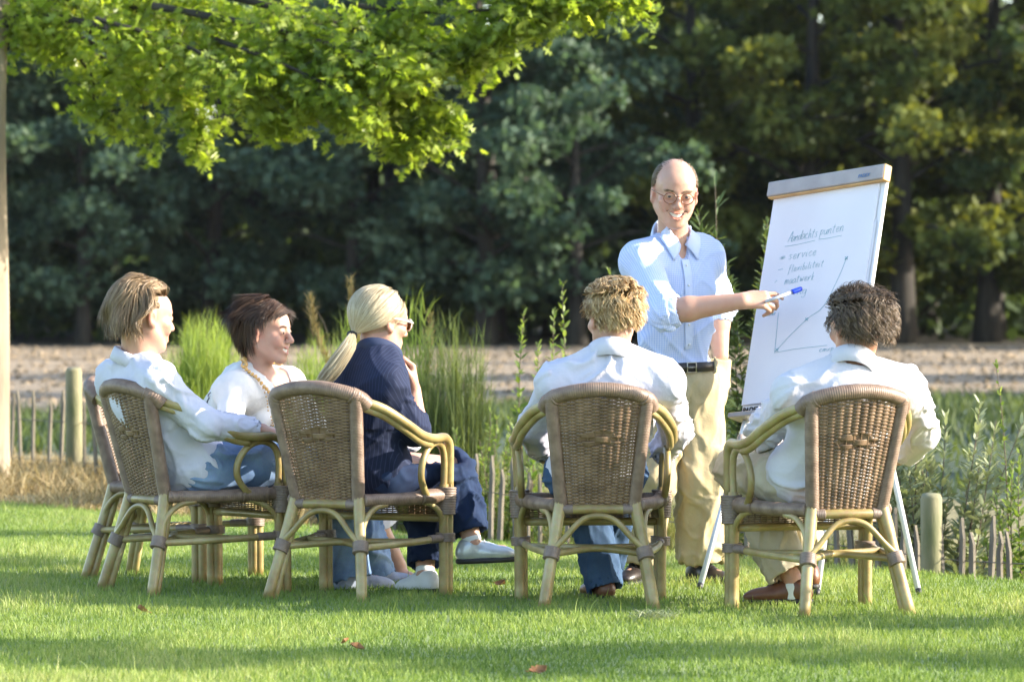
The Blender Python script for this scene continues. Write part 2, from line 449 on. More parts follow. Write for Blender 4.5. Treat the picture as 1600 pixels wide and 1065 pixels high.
broom(P(322, 0, 30.64)[0], 30.64, 0.60, 1.26, 992, m_broom, 'bright yellow-green broom bush between the seated man and the brunette woman', seed=1)
broom(P(268, 0, 31.55)[0], 31.55, 0.41, 0.97, 416, m_broom, 'lower pale green broom clump behind the left seated man', seed=2)
broom(P(500, 0, 29.37)[0], 29.37, 0.44, 1.12, 480, m_broom, 'green broom clump with thin upright stems behind the blonde woman\'s ponytail', seed=3)
broom(P(560, 0, 28.62)[0], 28.62, 0.38, 1.30, 384, m_broom, 'tall yellow-green broom clump directly behind the blonde woman\'s head', seed=4)
broom(P(690, 0, 27.50)[0], 27.50, 0.46, 1.26, 300, m_broomd, 'tall dark green broom bush to the right of the blonde woman', seed=5)
broom(P(640, 0, 27.75)[0], 27.75, 0.34, 1.43, 70, m_broom, 'few long bright broom stems rising right of the blonde woman\'s sunglasses', seed=6, spread=.12, wid=.009)
broom(P(735, 0, 27.42)[0], 27.42, 0.26, 1.22, 150, m_broomd, 'thin dark broom tuft standing beside the gap of open field', seed=7)
for i, (px, py, Y, lb) in enumerate([(588, 446, 28.4, 'dry feathery grass plume above the blonde woman\'s head, taller one'), (540, 470, 28.7, 'dry feathery grass plume leaning left of the blonde woman\'s head'), (660, 500, 28.0, 'dry seed head drooping beside the blonde woman\'s forehead')]):
    t = P(px, py, Y); z0 = float(height(t[0], Y)); root = empty('grass_plume', (t[0], Y, z0)); tag(root, lb, 'plant', 'dry grass plumes in the hollow')
    H = t[2] - z0; lean = (-.16, -.22, .05)[i]
    curve = [(0, 0, 0), (lean * .15, 0, H * .5), (lean * .5, 0, H * .85), (lean, 0, H)]
    MB().tube(curve, [.004, .003, .0025, .0015], 5, smooth=4).build('stem', m_twig, root)
    k = 260; tt = rng.uniform(.72, 1.02, k); cx = lean * .15 + (lean * .85) * sstep(.5, 1.0, tt)
    s = blades('plume', np.stack([cx + rng.normal(0, .012, k), rng.normal(0, .012, k), H * tt], -1), rng.uniform(.03, .08, k), np.full(k, .006), rng.uniform(.2, 1.0, k), m_seed, kind=None)
    s.parent = root

def leaf_cloud(pos, dirs, up, L, W, rnd, shape='lance'):
    """Leaves as 6-vertex folded blades."""
    n = len(pos)
    dirs = dirs / (np.linalg.norm(dirs, axis=1)[:, None] + 1e-9)
    side = np.cross(dirs, up); side /= np.linalg.norm(side, axis=1)[:, None] + 1e-9
    nor = np.cross(side, dirs)
    L = np.broadcast_to(L, (n,))[:, None]; W = np.broadcast_to(W, (n,))[:, None]
    prof = [(0, 0, 0), (.35, .5, -.05), (.75, .36, -.10), (1, 0, -.2), (.75, -.36, -.10), (.35, -.5, -.05)]
    V = np.stack([pos + dirs * L * a + side * W * b + nor * L * c for a, b, c in prof], 1).reshape(-1, 3)
    base = (np.arange(n) * 6)[:, None]
    Q = np.concatenate([base + np.array([[0, 1, 2, 3]]), base + np.array([[0, 3, 4, 5]])])
    return V, Q, np.repeat(rnd, 6)

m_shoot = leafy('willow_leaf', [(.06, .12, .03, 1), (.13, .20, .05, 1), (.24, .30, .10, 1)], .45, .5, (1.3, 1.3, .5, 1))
m_silver = leafy('silver_leaf', [(.13, .17, .09, 1), (.24, .28, .16, 1), (.36, .39, .25, 1)], .3, .5, (1.1, 1.1, .6, 1))
m_weed = leafy('dark_weed_leaf', [(.04, .075, .03, 1), (.08, .12, .05, 1), (.12, .17, .07, 1)], .35, .5)
def leafy_plant(name, x, Y, stems, m, label, group, L=.055, W=.016, per=46, start=.25, seed=0, ang=.8, r0=.006, up=0):
    """stems: list of (dx, dy, top height above its ground, lean x)."""
    z0 = float(height(x, Y)); r = np.random.default_rng(seed)
    root = empty(name, (x, Y, z0)); tag(root, label, 'plant', group)
    b = MB(); Vs, Qs, Rs, nn = [], [], [], 0
    for (dx, dy, H, lx) in stems:
        ph = r.uniform(0, 6); w = .03 * H
        pts = np.array([(dx + lx * t ** 1.5 + w * math.sin(ph + 3 * t) * t, dy + w * math.cos(ph + 2 * t) * t, H * t) for t in np.linspace(0, 1, 9)])
        b.tube(pts, np.linspace(r0, r0 * .3, 9), 5)
        k = max(8, int(per * H)); t = np.sort(r.uniform(start, 1, k)); f = t * 8; i = np.minimum(f.astype(int), 7); f = (f - i)[:, None]
        pos = pts[i] * (1 - f) + pts[i + 1] * f; tan = pts[i + 1] - pts[i]; tan /= np.linalg.norm(tan, axis=1)[:, None]
        az = r.uniform(0, 2 * np.pi, k); out = np.stack([np.cos(az), np.sin(az), r.normal(0, .15, k)], -1)
        a = ang * (1.0 - .5 * sstep(.8, 1, t))[:, None] * r.uniform(.7, 1.3, k)[:, None]
        d = tan * np.cos(a) + out * np.sin(a)
        s = r.uniform(.6, 1.2, k) * (1 - .45 * t ** 3)
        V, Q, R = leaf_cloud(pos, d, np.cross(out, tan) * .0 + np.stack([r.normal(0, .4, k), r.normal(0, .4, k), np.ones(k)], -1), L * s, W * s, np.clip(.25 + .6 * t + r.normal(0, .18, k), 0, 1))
        Vs.append(V); Qs.append(Q + nn); Rs.append(R); nn += len(V)
    b.build('stem', m_twig, root)
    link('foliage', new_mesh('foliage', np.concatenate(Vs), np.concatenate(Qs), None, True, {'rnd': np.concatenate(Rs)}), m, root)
    return root
SG = 'leafy shoots behind the chairs'
def shoot_at(px, py, Y, label, m=None, L=.070, W=.026, per=70, seed=0, side=(), lean=.03, start=.3, ang=.8):
    t = P(px, py, Y); z0 = float(height(t[0], Y)); H = t[2] - z0
    st = [(0, 0, H, lean)] + [(a, b, H * c, d) for (a, b, c, d) in side]
    return leafy_plant('leafy_shoot', t[0] - lean, Y, st, m or m_shoot, label, SG, L, W, per, start, seed, ang)
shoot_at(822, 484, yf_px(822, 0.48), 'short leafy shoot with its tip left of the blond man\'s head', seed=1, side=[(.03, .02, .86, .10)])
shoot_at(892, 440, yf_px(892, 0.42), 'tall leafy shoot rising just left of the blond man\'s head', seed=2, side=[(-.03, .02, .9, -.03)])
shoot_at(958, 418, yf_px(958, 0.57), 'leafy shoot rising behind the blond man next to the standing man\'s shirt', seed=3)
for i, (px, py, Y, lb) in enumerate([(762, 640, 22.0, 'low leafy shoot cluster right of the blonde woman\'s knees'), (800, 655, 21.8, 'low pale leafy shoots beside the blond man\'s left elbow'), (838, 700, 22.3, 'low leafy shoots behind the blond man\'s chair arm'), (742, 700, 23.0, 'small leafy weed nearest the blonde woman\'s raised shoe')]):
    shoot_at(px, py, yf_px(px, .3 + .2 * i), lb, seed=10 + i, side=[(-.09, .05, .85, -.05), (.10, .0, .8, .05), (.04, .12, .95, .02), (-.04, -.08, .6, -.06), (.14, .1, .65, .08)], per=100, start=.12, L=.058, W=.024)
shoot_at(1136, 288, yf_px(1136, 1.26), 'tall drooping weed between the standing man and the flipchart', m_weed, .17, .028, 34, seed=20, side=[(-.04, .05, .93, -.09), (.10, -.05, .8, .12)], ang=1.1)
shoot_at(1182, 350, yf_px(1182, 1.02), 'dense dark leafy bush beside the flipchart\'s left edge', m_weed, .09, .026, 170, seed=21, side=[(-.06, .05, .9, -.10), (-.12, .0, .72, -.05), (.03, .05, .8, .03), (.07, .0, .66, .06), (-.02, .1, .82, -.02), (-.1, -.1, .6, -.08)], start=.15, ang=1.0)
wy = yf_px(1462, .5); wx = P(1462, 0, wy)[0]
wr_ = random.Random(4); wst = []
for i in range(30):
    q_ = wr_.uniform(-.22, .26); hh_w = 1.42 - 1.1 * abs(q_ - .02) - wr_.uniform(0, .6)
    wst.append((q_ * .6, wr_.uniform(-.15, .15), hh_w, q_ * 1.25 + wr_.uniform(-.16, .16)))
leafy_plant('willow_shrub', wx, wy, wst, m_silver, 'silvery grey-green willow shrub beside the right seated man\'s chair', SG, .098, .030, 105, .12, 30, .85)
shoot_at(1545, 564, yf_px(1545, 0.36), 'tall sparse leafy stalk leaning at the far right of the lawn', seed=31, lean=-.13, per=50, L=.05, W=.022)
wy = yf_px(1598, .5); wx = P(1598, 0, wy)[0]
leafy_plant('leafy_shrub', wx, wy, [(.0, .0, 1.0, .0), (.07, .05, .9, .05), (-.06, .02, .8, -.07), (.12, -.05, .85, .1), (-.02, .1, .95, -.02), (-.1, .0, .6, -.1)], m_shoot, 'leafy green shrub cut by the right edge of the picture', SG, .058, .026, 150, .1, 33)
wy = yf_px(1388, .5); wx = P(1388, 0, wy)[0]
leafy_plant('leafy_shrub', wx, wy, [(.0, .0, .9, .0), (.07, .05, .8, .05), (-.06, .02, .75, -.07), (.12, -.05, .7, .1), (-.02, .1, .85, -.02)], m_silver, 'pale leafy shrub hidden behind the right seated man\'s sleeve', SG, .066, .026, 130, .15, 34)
# ================================================================== TREES
m_bark = simple('tree_bark', [(.016, .014, .011, 1), (.03, .026, .02, 1), (.055, .047, .035, 1)], .9, 3, 6, .8, 14, stretch=(2.5, 2.5, .5))
m_barkl = simple('pale_tree_bark', [(.17, .14, .10, 1), (.27, .22, .155, 1), (.36, .30, .21, 1)], .9, 4, 6, .7, 18, stretch=(2.5, 2.5, .5))
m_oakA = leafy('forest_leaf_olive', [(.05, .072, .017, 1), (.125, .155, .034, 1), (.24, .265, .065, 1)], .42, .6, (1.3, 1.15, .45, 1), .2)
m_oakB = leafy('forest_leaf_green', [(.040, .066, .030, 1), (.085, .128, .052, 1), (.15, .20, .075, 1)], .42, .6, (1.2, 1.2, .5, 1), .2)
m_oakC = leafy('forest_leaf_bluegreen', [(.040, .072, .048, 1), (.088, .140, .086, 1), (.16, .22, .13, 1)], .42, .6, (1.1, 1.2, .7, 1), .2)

def forest_tree_meshes(seed, H, R, z_low, n_leaf, lsz, mleaf, mbark=None, cs=1.0):
    r = np.random.default_rng(seed)
    b = MB()
    lean = r.normal(0, .3, 2)
    tr = np.array([(lean[0] * t * t + .12 * math.sin(4 * t + seed), lean[1] * t * t, H * .92 * t - .3 * (t == 0)) for t in np.linspace(0, 1, 9)])
    r0 = .024 * H
    b.tube(tr, r0 * np.linspace(1, .12, 9) * np.array([1.35, 1.05] + [1] * 7), 9)
    cl = []
    nl = 26
    for i in range(nl):
        t = z_low / H + (1 - z_low / H) * (i + .5) / nl * .93
        p = np.array([np.interp(t, np.linspace(0, .92, 9), tr[:, k]) for k in range(3)]); p[2] = H * t
        az = i * 2.4 + r.normal(0, .4)
        prof = math.sin(math.pi * min(1, max(.0, (t * H - z_low * .55) / (H - z_low * .55))) ** .75)
        ln = R * (.35 + .75 * prof) * r.uniform(.75, 1.1)
        d = np.array([math.cos(az), math.sin(az), r.uniform(-.05, .45)])
        q = p + d * ln * .55 + (0, 0, .1 * ln); e = p + d * ln + (0, 0, -.10 * ln * r.uniform(0, 1.6))
        b.tube([p, q, e], [r0 * .28 * (1 - t * .6), r0 * .16, r0 * .05], 5, smooth=3, cap=False)
        for k in range(4):
            s = r.uniform(.35, 1.06); c = p + (q - p) * min(1, s * 2) if s < .5 else q + (e - q) * (s - .5) * 2
            cl.append((c + r.normal(0, .28 * cs, 3) * (1, 1, .6), r.uniform(.28, 1.05) * cs, r.normal(0, .18)))
    per = n_leaf // len(cl)
    pos, rnd = [], []
    for c, s, v in cl:
        g_ = r.normal(0, 1, (per, 3)); g_ /= np.linalg.norm(g_, axis=1)[:, None]
        g_ *= (r.random(per) ** .45)[:, None] * s * np.array([1.1, 1.1, .62])
        pos.append(c + g_); rnd.append(np.clip(.45 + v + r.normal(0, .17, per), 0, 1))
    pos = np.concatenate(pos); rnd = np.concatenate(rnd); k = len(pos)
    d = r.normal(0, 1, (k, 3)); d[:, 2] -= .25; up = r.normal(0, .8, (k, 3)); up[:, 2] += .9
    sc = r.uniform(.6, 1.35, k) * lsz
    d /= np.linalg.norm(d, axis=1)[:, None]; side = np.cross(d, up); side /= np.linalg.norm(side, axis=1)[:, None]
    a = pos + d * sc[:, None]; V = np.stack([pos - d * sc[:, None] * .2, pos + d * sc[:, None] * .4 + side * sc[:, None] * .42, a, pos + d * sc[:, None] * .4 - side * sc[:, None] * .42], 1).reshape(-1, 3)
    Q = np.arange(4 * k).reshape(-1, 4)
    me_t = b.mesh('trunk'); me_t.materials.append(mbark or m_bark)
    me_c = new_mesh('crown', V, Q, None, True, {'rnd': np.repeat(rnd, 4)}); me_c.materials.append(mleaf)
    return me_t, me_c
variants = {
    'olive': [forest_tree_meshes(11, 15.0, 4.3, 1.8, 19000, .25, m_oakA), forest_tree_meshes(12, 13.5, 3.9, 1.4, 18000, .25, m_oakA)],
    'green': [forest_tree_meshes(13, 14.5, 4.2, 1.5, 14000, .25, m_oakB), forest_tree_meshes(14, 12.5, 3.6, 1.4, 13000, .24, m_oakB)],
    'blue': [forest_tree_meshes(15, 13.0, 4.2, 1.1, 14000, .25, m_oakC), forest_tree_meshes(16, 10.0, 3.4, .9, 12000, .23, m_oakC)],
}
def place_tree(kind, v, x, y, s, rz, label, group=None, name='forest_tree', sz=None):
    me_t, me_c = variants[kind][v]
    root = empty(name, (x, y, float(height(x, y)) - .05), rz); root.scale = (s, s, sz or s)
    link('trunk', me_t, None, root); link('crown', me_c, None, root)
    return tag(root, label, 'tree', group)
FG = 'trees of the wood beyond the field'
def xf(px, Y): return (px - 800) * Y / FPX
# first row: each can be told apart
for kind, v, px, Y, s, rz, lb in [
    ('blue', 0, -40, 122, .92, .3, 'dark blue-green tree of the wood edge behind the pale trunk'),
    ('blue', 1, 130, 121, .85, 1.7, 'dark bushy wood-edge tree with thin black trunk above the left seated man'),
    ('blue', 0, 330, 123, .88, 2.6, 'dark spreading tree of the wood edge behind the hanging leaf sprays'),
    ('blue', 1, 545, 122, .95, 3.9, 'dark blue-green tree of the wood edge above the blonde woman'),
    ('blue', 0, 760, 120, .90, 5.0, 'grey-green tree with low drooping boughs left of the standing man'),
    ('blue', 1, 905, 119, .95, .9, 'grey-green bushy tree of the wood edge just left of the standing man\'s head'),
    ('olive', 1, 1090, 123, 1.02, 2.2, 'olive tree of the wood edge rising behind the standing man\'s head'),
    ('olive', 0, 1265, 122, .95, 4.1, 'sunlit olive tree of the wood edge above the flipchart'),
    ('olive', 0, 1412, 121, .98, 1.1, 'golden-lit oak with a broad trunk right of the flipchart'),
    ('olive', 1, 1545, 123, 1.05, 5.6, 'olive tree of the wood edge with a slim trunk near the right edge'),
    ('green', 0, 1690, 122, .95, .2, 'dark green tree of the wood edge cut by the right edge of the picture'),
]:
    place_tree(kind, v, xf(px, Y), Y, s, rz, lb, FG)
k = 0
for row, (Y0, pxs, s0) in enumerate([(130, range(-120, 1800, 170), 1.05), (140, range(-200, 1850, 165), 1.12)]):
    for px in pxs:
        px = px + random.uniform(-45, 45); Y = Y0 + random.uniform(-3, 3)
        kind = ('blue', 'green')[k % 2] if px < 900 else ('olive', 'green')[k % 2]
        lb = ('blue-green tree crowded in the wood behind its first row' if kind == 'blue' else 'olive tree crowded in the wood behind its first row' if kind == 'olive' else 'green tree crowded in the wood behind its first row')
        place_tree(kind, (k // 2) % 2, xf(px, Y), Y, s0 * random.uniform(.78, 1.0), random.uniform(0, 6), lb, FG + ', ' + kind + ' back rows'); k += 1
# understorey and the depth of the wood: leaf mass nobody could count
def leaf_mass(name, n, X, Y, Z, sz, m, seed):
    r = np.random.default_rng(seed)
    pos = np.stack([X, Y, Z], -1); d = r.normal(0, 1, (n, 3)); up = r.normal(0, .8, (n, 3)); up[:, 2] += .9
    d /= np.linalg.norm(d, axis=1)[:, None]; side = np.cross(d, up); side /= np.linalg.norm(side, axis=1)[:, None]
    s = (r.uniform(.6, 1.4, n) * sz)[:, None]
    V = np.stack([pos - d * s * .3, pos + side * s * .5, pos + d * s, pos - side * s * .5], 1).reshape(-1, 3)
    v = np.clip(.35 + .3 * vnoise(pos * .8) + r.normal(0, .15, n), 0, 1)
    o = link(name, new_mesh(name, V, np.arange(4 * n).reshape(-1, 4), None, True, {'rnd': np.repeat(v, 4)}), m); o['kind'] = 'stuff'
    return o
n = 26000
X = rng.uniform(-26, 26, n); Y = rng.uniform(124, 160, n)
top = 1.6 + 1.6 * (vnoise(np.stack([X * .35, Y * .2, X * 0], -1)) + .5)
leaf_mass('undergrowth', n, X, Y, height(X, Y) + top * rng.random(n) ** .7, .34, m_oakB, 5)
n = 30000
X = rng.uniform(-45, 45, n); Y = rng.uniform(164, 190, n)
top = 6.0 + 3.0 * vnoise(np.stack([X * .12, Y * .1, X * 0], -1))
leaf_mass('deep_wood', n, X, Y, height(X, Y) + top * rng.random(n) ** .9, .6, m_oakB, 6)

# trees standing right of the frame, whose shade falls over the lawn, the field and the lower wood
def slim_tree_meshes(seed, H, R, z_low, n_leaf):
    return forest_tree_meshes(seed, H, R, z_low, n_leaf, .13, m_oakA, m_bark, .32)
variants['slim'] = [slim_tree_meshes(21, 8.5, .62, 2.2, 6500), slim_tree_meshes(22, 7.5, .55, 1.8, 6000)]
TQ = math.tan(SUN_AZ)
for i, (x, y_at_0, v, s) in enumerate([(9.0, 15.25, 0, 1.0), (10.5, 21.4, 1, 1.05), (11.0, 23.7, 1, 1.0), (12.0, 28.2, 0, 1.1)]):
    place_tree('slim', v, x, y_at_0 - TQ * x, s, i * 1.3, 'slim garden tree standing right of the lawn outside the picture', 'slim garden trees right of the lawn', name='garden_tree')
for i, (x, y_at_0, s) in enumerate([(13.5, 66.5, .75), (16.0, 78.0, .95), (19.0, 79.5, .9), (15.0, 60.0, .5), (17.0, 66.8, .75), (21.0, 92.0, .5), (12.5, 53.0, .5), (12.0, 46.0, .5), (11.0, 40.0, .42)]):
    place_tree('green', i % 2, x, y_at_0 - TQ * x, s, i * 2.0, 'broad field tree standing right of the field outside the picture', 'field trees right of the picture', name='field_tree', sz=.95)
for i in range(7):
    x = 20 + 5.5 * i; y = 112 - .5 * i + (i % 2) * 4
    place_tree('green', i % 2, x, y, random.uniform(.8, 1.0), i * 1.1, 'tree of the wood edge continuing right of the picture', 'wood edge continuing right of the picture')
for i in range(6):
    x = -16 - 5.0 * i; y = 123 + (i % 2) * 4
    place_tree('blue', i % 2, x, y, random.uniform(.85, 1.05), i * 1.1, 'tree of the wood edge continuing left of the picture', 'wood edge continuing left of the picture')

q_ = forest_tree_meshes(31, 1.0, .55, .1, 5000, .05, m_oakB, None, .18); variants['shrub'] = [q_]
place_tree('shrub', 0, 3.45, 16.95, 1.0, .4, 'low unseen shrub added right of the lawn to shade the grass', name='shade_shrub')  # unseen stand-in, added only to cast low shade on the right-hand grass

# ------------------------------------------------------------------ the oak over the lawn's left side
m_leafN = leafy('young_oak_leaf', [(.125, .19, .026, 1), (.23, .31, .048, 1), (.33, .40, .08, 1), (.45, .46, .13, 1)], .55, .36, (1.38, 1.42, .45, 1), .55)
OY = 31.2
oak_x = P(-19, 0, OY)[0]; oz = float(height(oak_x, OY))
oak = empty('oak_tree', (oak_x, OY, oz)); tag(oak, 'bright green oak with pale trunk at the left edge, boughs hanging over the group', 'tree')
o_off = np.array(oak.location)
b = MB()
b.tube(np.array([(0, 0, -.3), (.0, 0, .25), (.01, 0, 1.2), (-.01, .02, 2.4), (.02, .0, 3.6), (.0, .0, 5.2), (.03, 0, 7.0)]), [.19, .15, .138, .132, .125, .09, .03], 14, smooth=4)
b.build('trunk', m_barkl, oak)
bb = MB(); lp, lr = [], []
def bough(pts, r, n, spread, dens=1.0, drop=.05):
    """A limb through photo-measured points (px, py, Y) with leaf sprays around its outer part."""
    w = np.array([P(*p) if isinstance(p, tuple) else p for p in pts])
    q, rr = spline(w, np.linspace(r, r * .18, len(w)), 5)
    bb.tube(q - o_off, rr, 6, cap=False)
    k = int(n * dens)
    t = rng.random(k) ** .75 * (len(q) - 1); i = np.minimum(t.astype(int), len(q) - 2); f = (t - i)[:, None]
    c = q[i] * (1 - f) + q[i + 1] * f
    # twigs: leaves gather in sprays
    ns = max(3, k // 16); sc = rng.integers(0, k, ns); sp = c[sc] + rng.normal(0, 1, (ns, 3)) * spread * np.array([1, 1, .75]) - (0, 0, drop)
    for a_, e_ in zip(c[sc], sp): bb.tube(np.array([a_, (a_ + e_) / 2 + (0, 0, .02), e_]) - o_off, [.004, .003, .0015], 3, cap=False)
    j = rng.integers(0, ns, k); u = rng.random(k)[:, None] ** .6
    p = c[sc][j] * (1 - u) + sp[j] * u + rng.normal(0, .05, (k, 3))
    lp.append(p); lr.append(np.clip(.42 + .18 * vnoise(p * 2.2) + rng.normal(0, .17, k), 0, 1))
B = [
    ([(0, 40, 31.2), (60, 25, 31.0), (200, 50, 30.8), (380, 98, 30.6), (470, 138, 30.4), (560, 163, 30.4), (700, 210, 30.3)], .035, 1500, .17),
    ([(0, -20, 31.2), (180, -40, 30.9), (420, 10, 30.6), (560, 50, 30.5), (700, 87, 30.3), (770, 50, 30.2)], .04, 1700, .20),
    ([(0, -60, 31.2), (250, -100, 30.6), (560, -40, 30.2), (780, -30, 30.0), (900, 0, 30.0), (1000, -12, 30.0)], .04, 1500, .14),
    ([(0, 30, 31.2), (80, 50, 31.3), (140, 113, 31.4), (150, 163, 31.4), (180, 173, 31.4)], .022, 420, .12),
    ([(60, 25, 31.2), (180, 91, 31.2), (222, 158, 31.2), (230, 230, 31.2)], .02, 210, .06),
    ([(140, 50, 31.1), (260, 106, 31.0), (300, 168, 31.0), (318, 238, 31.0)], .02, 420, .085),
    ([(300, 68, 30.8), (380, 121, 30.7), (420, 168, 30.6), (428, 188, 30.6)], .02, 560, .11),
    ([(430, 87, 30.5), (540, 118, 30.4), (600, 183, 30.3), (650, 218, 30.3)], .02, 620, .11),
    ([(520, 103, 30.4), (640, 138, 30.3), (712, 193, 30.3)], .02, 420, .09),
    ([(500, 30, 30.6), (640, 71, 30.4), (742, 74, 30.3)], .025, 850, .15),
    ([(200, 10, 31.0), (330, 50, 31.2), (450, 71, 31.3), (560, 82, 31.2)], .03, 1300, .20),
    ([(0, 68, 31.3), (90, 68, 31.6), (190, 98, 31.8), (280, 106, 31.6)], .02, 700, .16),
    ([(0, 0, 31.3), (110, 0, 31.8), (260, 20, 32.0), (380, 30, 31.8)], .03, 1100, .2),
    ([(560, 10, 30.3), (680, 20, 30.1), (800, 15, 30.0), (835, 30, 30.0)], .02, 700, .12),
    ([(330, 60, 30.3), (420, 92, 30.0), (520, 138, 29.9), (580, 188, 29.9)], .02, 720, .13),
    ([(150, 30, 30.4), (280, 68, 30.2), (380, 121, 30.0), (405, 138, 30.0)], .02, 760, .14),
    ([(240, 10, 30.6), (400, 40, 30.2), (520, 71, 30.0), (600, 92, 29.9), (640, 108, 29.9)], .03, 1200, .17),
]
for a_ in B: bough(a_[0], a_[1], int(a_[2] * 1.25), a_[3] * .82)
# crown above and outside the picture
for k_ in range(16):
    az = k_ * 2.4; z = 3.9 + .2 * k_; ln = 2.6 - .1 * k_
    st = o_off + (0, 0, z); e = st + np.array([math.cos(az) * ln, math.sin(az) * ln, .5])
    bough([st, (st + e) / 2 + (0, 0, .2), e], .03, 520, .26)
bb.build('limbs', m_bark, oak)
lp = np.concatenate(lp) - o_off; lr = np.concatenate(lr); k = len(lp)
# lobed leaves
out = []
lob = [(0, 0), (.16, .05), (.20, .40), (.34, .09), (.50, .54), (.60, .10), (.80, .40), (.80, .07), (1.0, 0)]
prof = lob + [(x_, -y_) for x_, y_ in lob[-2:0:-1]]
d = rng.normal(0, 1, (k, 3)); d[:, 2] = -np.abs(d[:, 2]) * .7 - .15; d /= np.linalg.norm(d, axis=1)[:, None]
up = rng.normal(0, .55, (k, 3)); up[:, 2] += 1; side = np.cross(d, up); side /= np.linalg.norm(side, axis=1)[:, None]; nn = np.cross(side, d)
sz = rng.uniform(.060, .108, k)[:, None]
V = np.stack([lp + d * sz * a_ + side * sz * .82 * b_ + nn * sz * (.10 * a_ * (1 - a_) - .25 * abs(b_) ** 1.5) for a_, b_ in prof], 1).reshape(-1, 3)
m_ = len(prof); base = (np.arange(k) * m_)[:, None]
T = []
for i in range(1, 8): T.append((i, i + 1, m_ - i))
T2 = [(0, 1, m_ - 1)]
for i in range(1, 8):
    T2.append((i, i + 1, m_ - i)); 
    if i < 7: T2.append((i + 1, m_ - i - 1, m_ - i))
T = np.concatenate([base + np.array([t_]) for t_ in T2])
link('crown', new_mesh('crown', V, None, T, True, {'rnd': np.repeat(lr, m_)}), m_leafN, oak)
# ================================================================== RATTAN CHAIRS
def pole_material():
    m, n, l, b = new_mat('lacquered_bamboo')
    tc = n.new('ShaderNodeTexCoord')
    t = n.new('ShaderNodeTexNoise'); t.inputs['Scale'].default_value = 7; t.inputs['Detail'].default_value = 5; l.new(tc.outputs['Object'], t.inputs['Vector'])
    r = ramp(n, [(.22, .155, .055, 1), (.33, .25, .095, 1), (.43, .34, .15, 1), (.50, .42, .22, 1)], [.3, .45, .58, .72]); l.new(t.outputs['Fac'], r.inputs['Fac'])
    t2 = n.new('ShaderNodeTexNoise'); t2.inputs['Scale'].default_value = 60; t2.inputs['Detail'].default_value = 3; l.new(tc.outputs['Object'], t2.inputs['Vector'])
    mx = n.new('ShaderNodeMix'); mx.data_type = 'RGBA'; mx.blend_type = 'MULTIPLY'; mx.inputs['Factor'].default_value = .35
    l.new(r.outputs['Color'], mx.inputs['A']); l.new(t2.outputs['Color'], mx.inputs['B'])
    l.new(mx.outputs['Result'], b.inputs['Base Color']); b.inputs['Roughness'].default_value = .36
    return m
m_pole = pole_material()
m_wrap = simple('taupe_wrap', [(.135, .088, .060, 1), (.19, .128, .09, 1), (.24, .168, .12, 1)], .45, 25, 4, .25, 90)
m_bind = simple('grey_binding', [(.15, .108, .082, 1), (.23, .172, .135, 1)], .5, 30, 4, .2, 90)
m_weave = simple('woven_taupe_strand', [(.105, .062, .034, 1), (.165, .102, .058, 1), (.22, .142, .084, 1)], .42, 16, 4, .15, 120)

def wrap_along(mb, pts, r, pitch, band=.0, smooth=6):
    """A closely wound strip round a pole: a tube whose radius ripples turn by turn."""
    q, _ = spline(np.asarray(pts, float), np.ones(len(pts)), 10) if smooth else (np.asarray(pts, float), None)
    s = np.concatenate([[0], np.cumsum(np.linalg.norm(np.diff(q, axis=0), axis=1))])
    n = max(4, int(s[-1] / pitch) * 3)
    u = np.linspace(0, s[-1], n + 1)
    p = np.stack([np.interp(u, s, q[:, k]) for k in range(3)], 1)
    rr = r * (1 - .075 * (np.arange(n + 1) % 3 == 0))
    rr = rr * (1 + .02 * vnoise(np.stack([u * 40, u * 0, u * 0 + r * 99], -1)))
    mb.tube(p, rr, 10)
    return mb

HW = lambda b: .138 + .044 * b
def back_pt(a, b):
    """a across -1..1, b up 0..1."""
    a = np.asarray(a, float); b = np.asarray(b, float)
    return np.stack([a * HW(b), -.215 - .105 * b - .040 * (1 - a * a) * (.25 + .75 * b), .405 + .43 * b], -1)

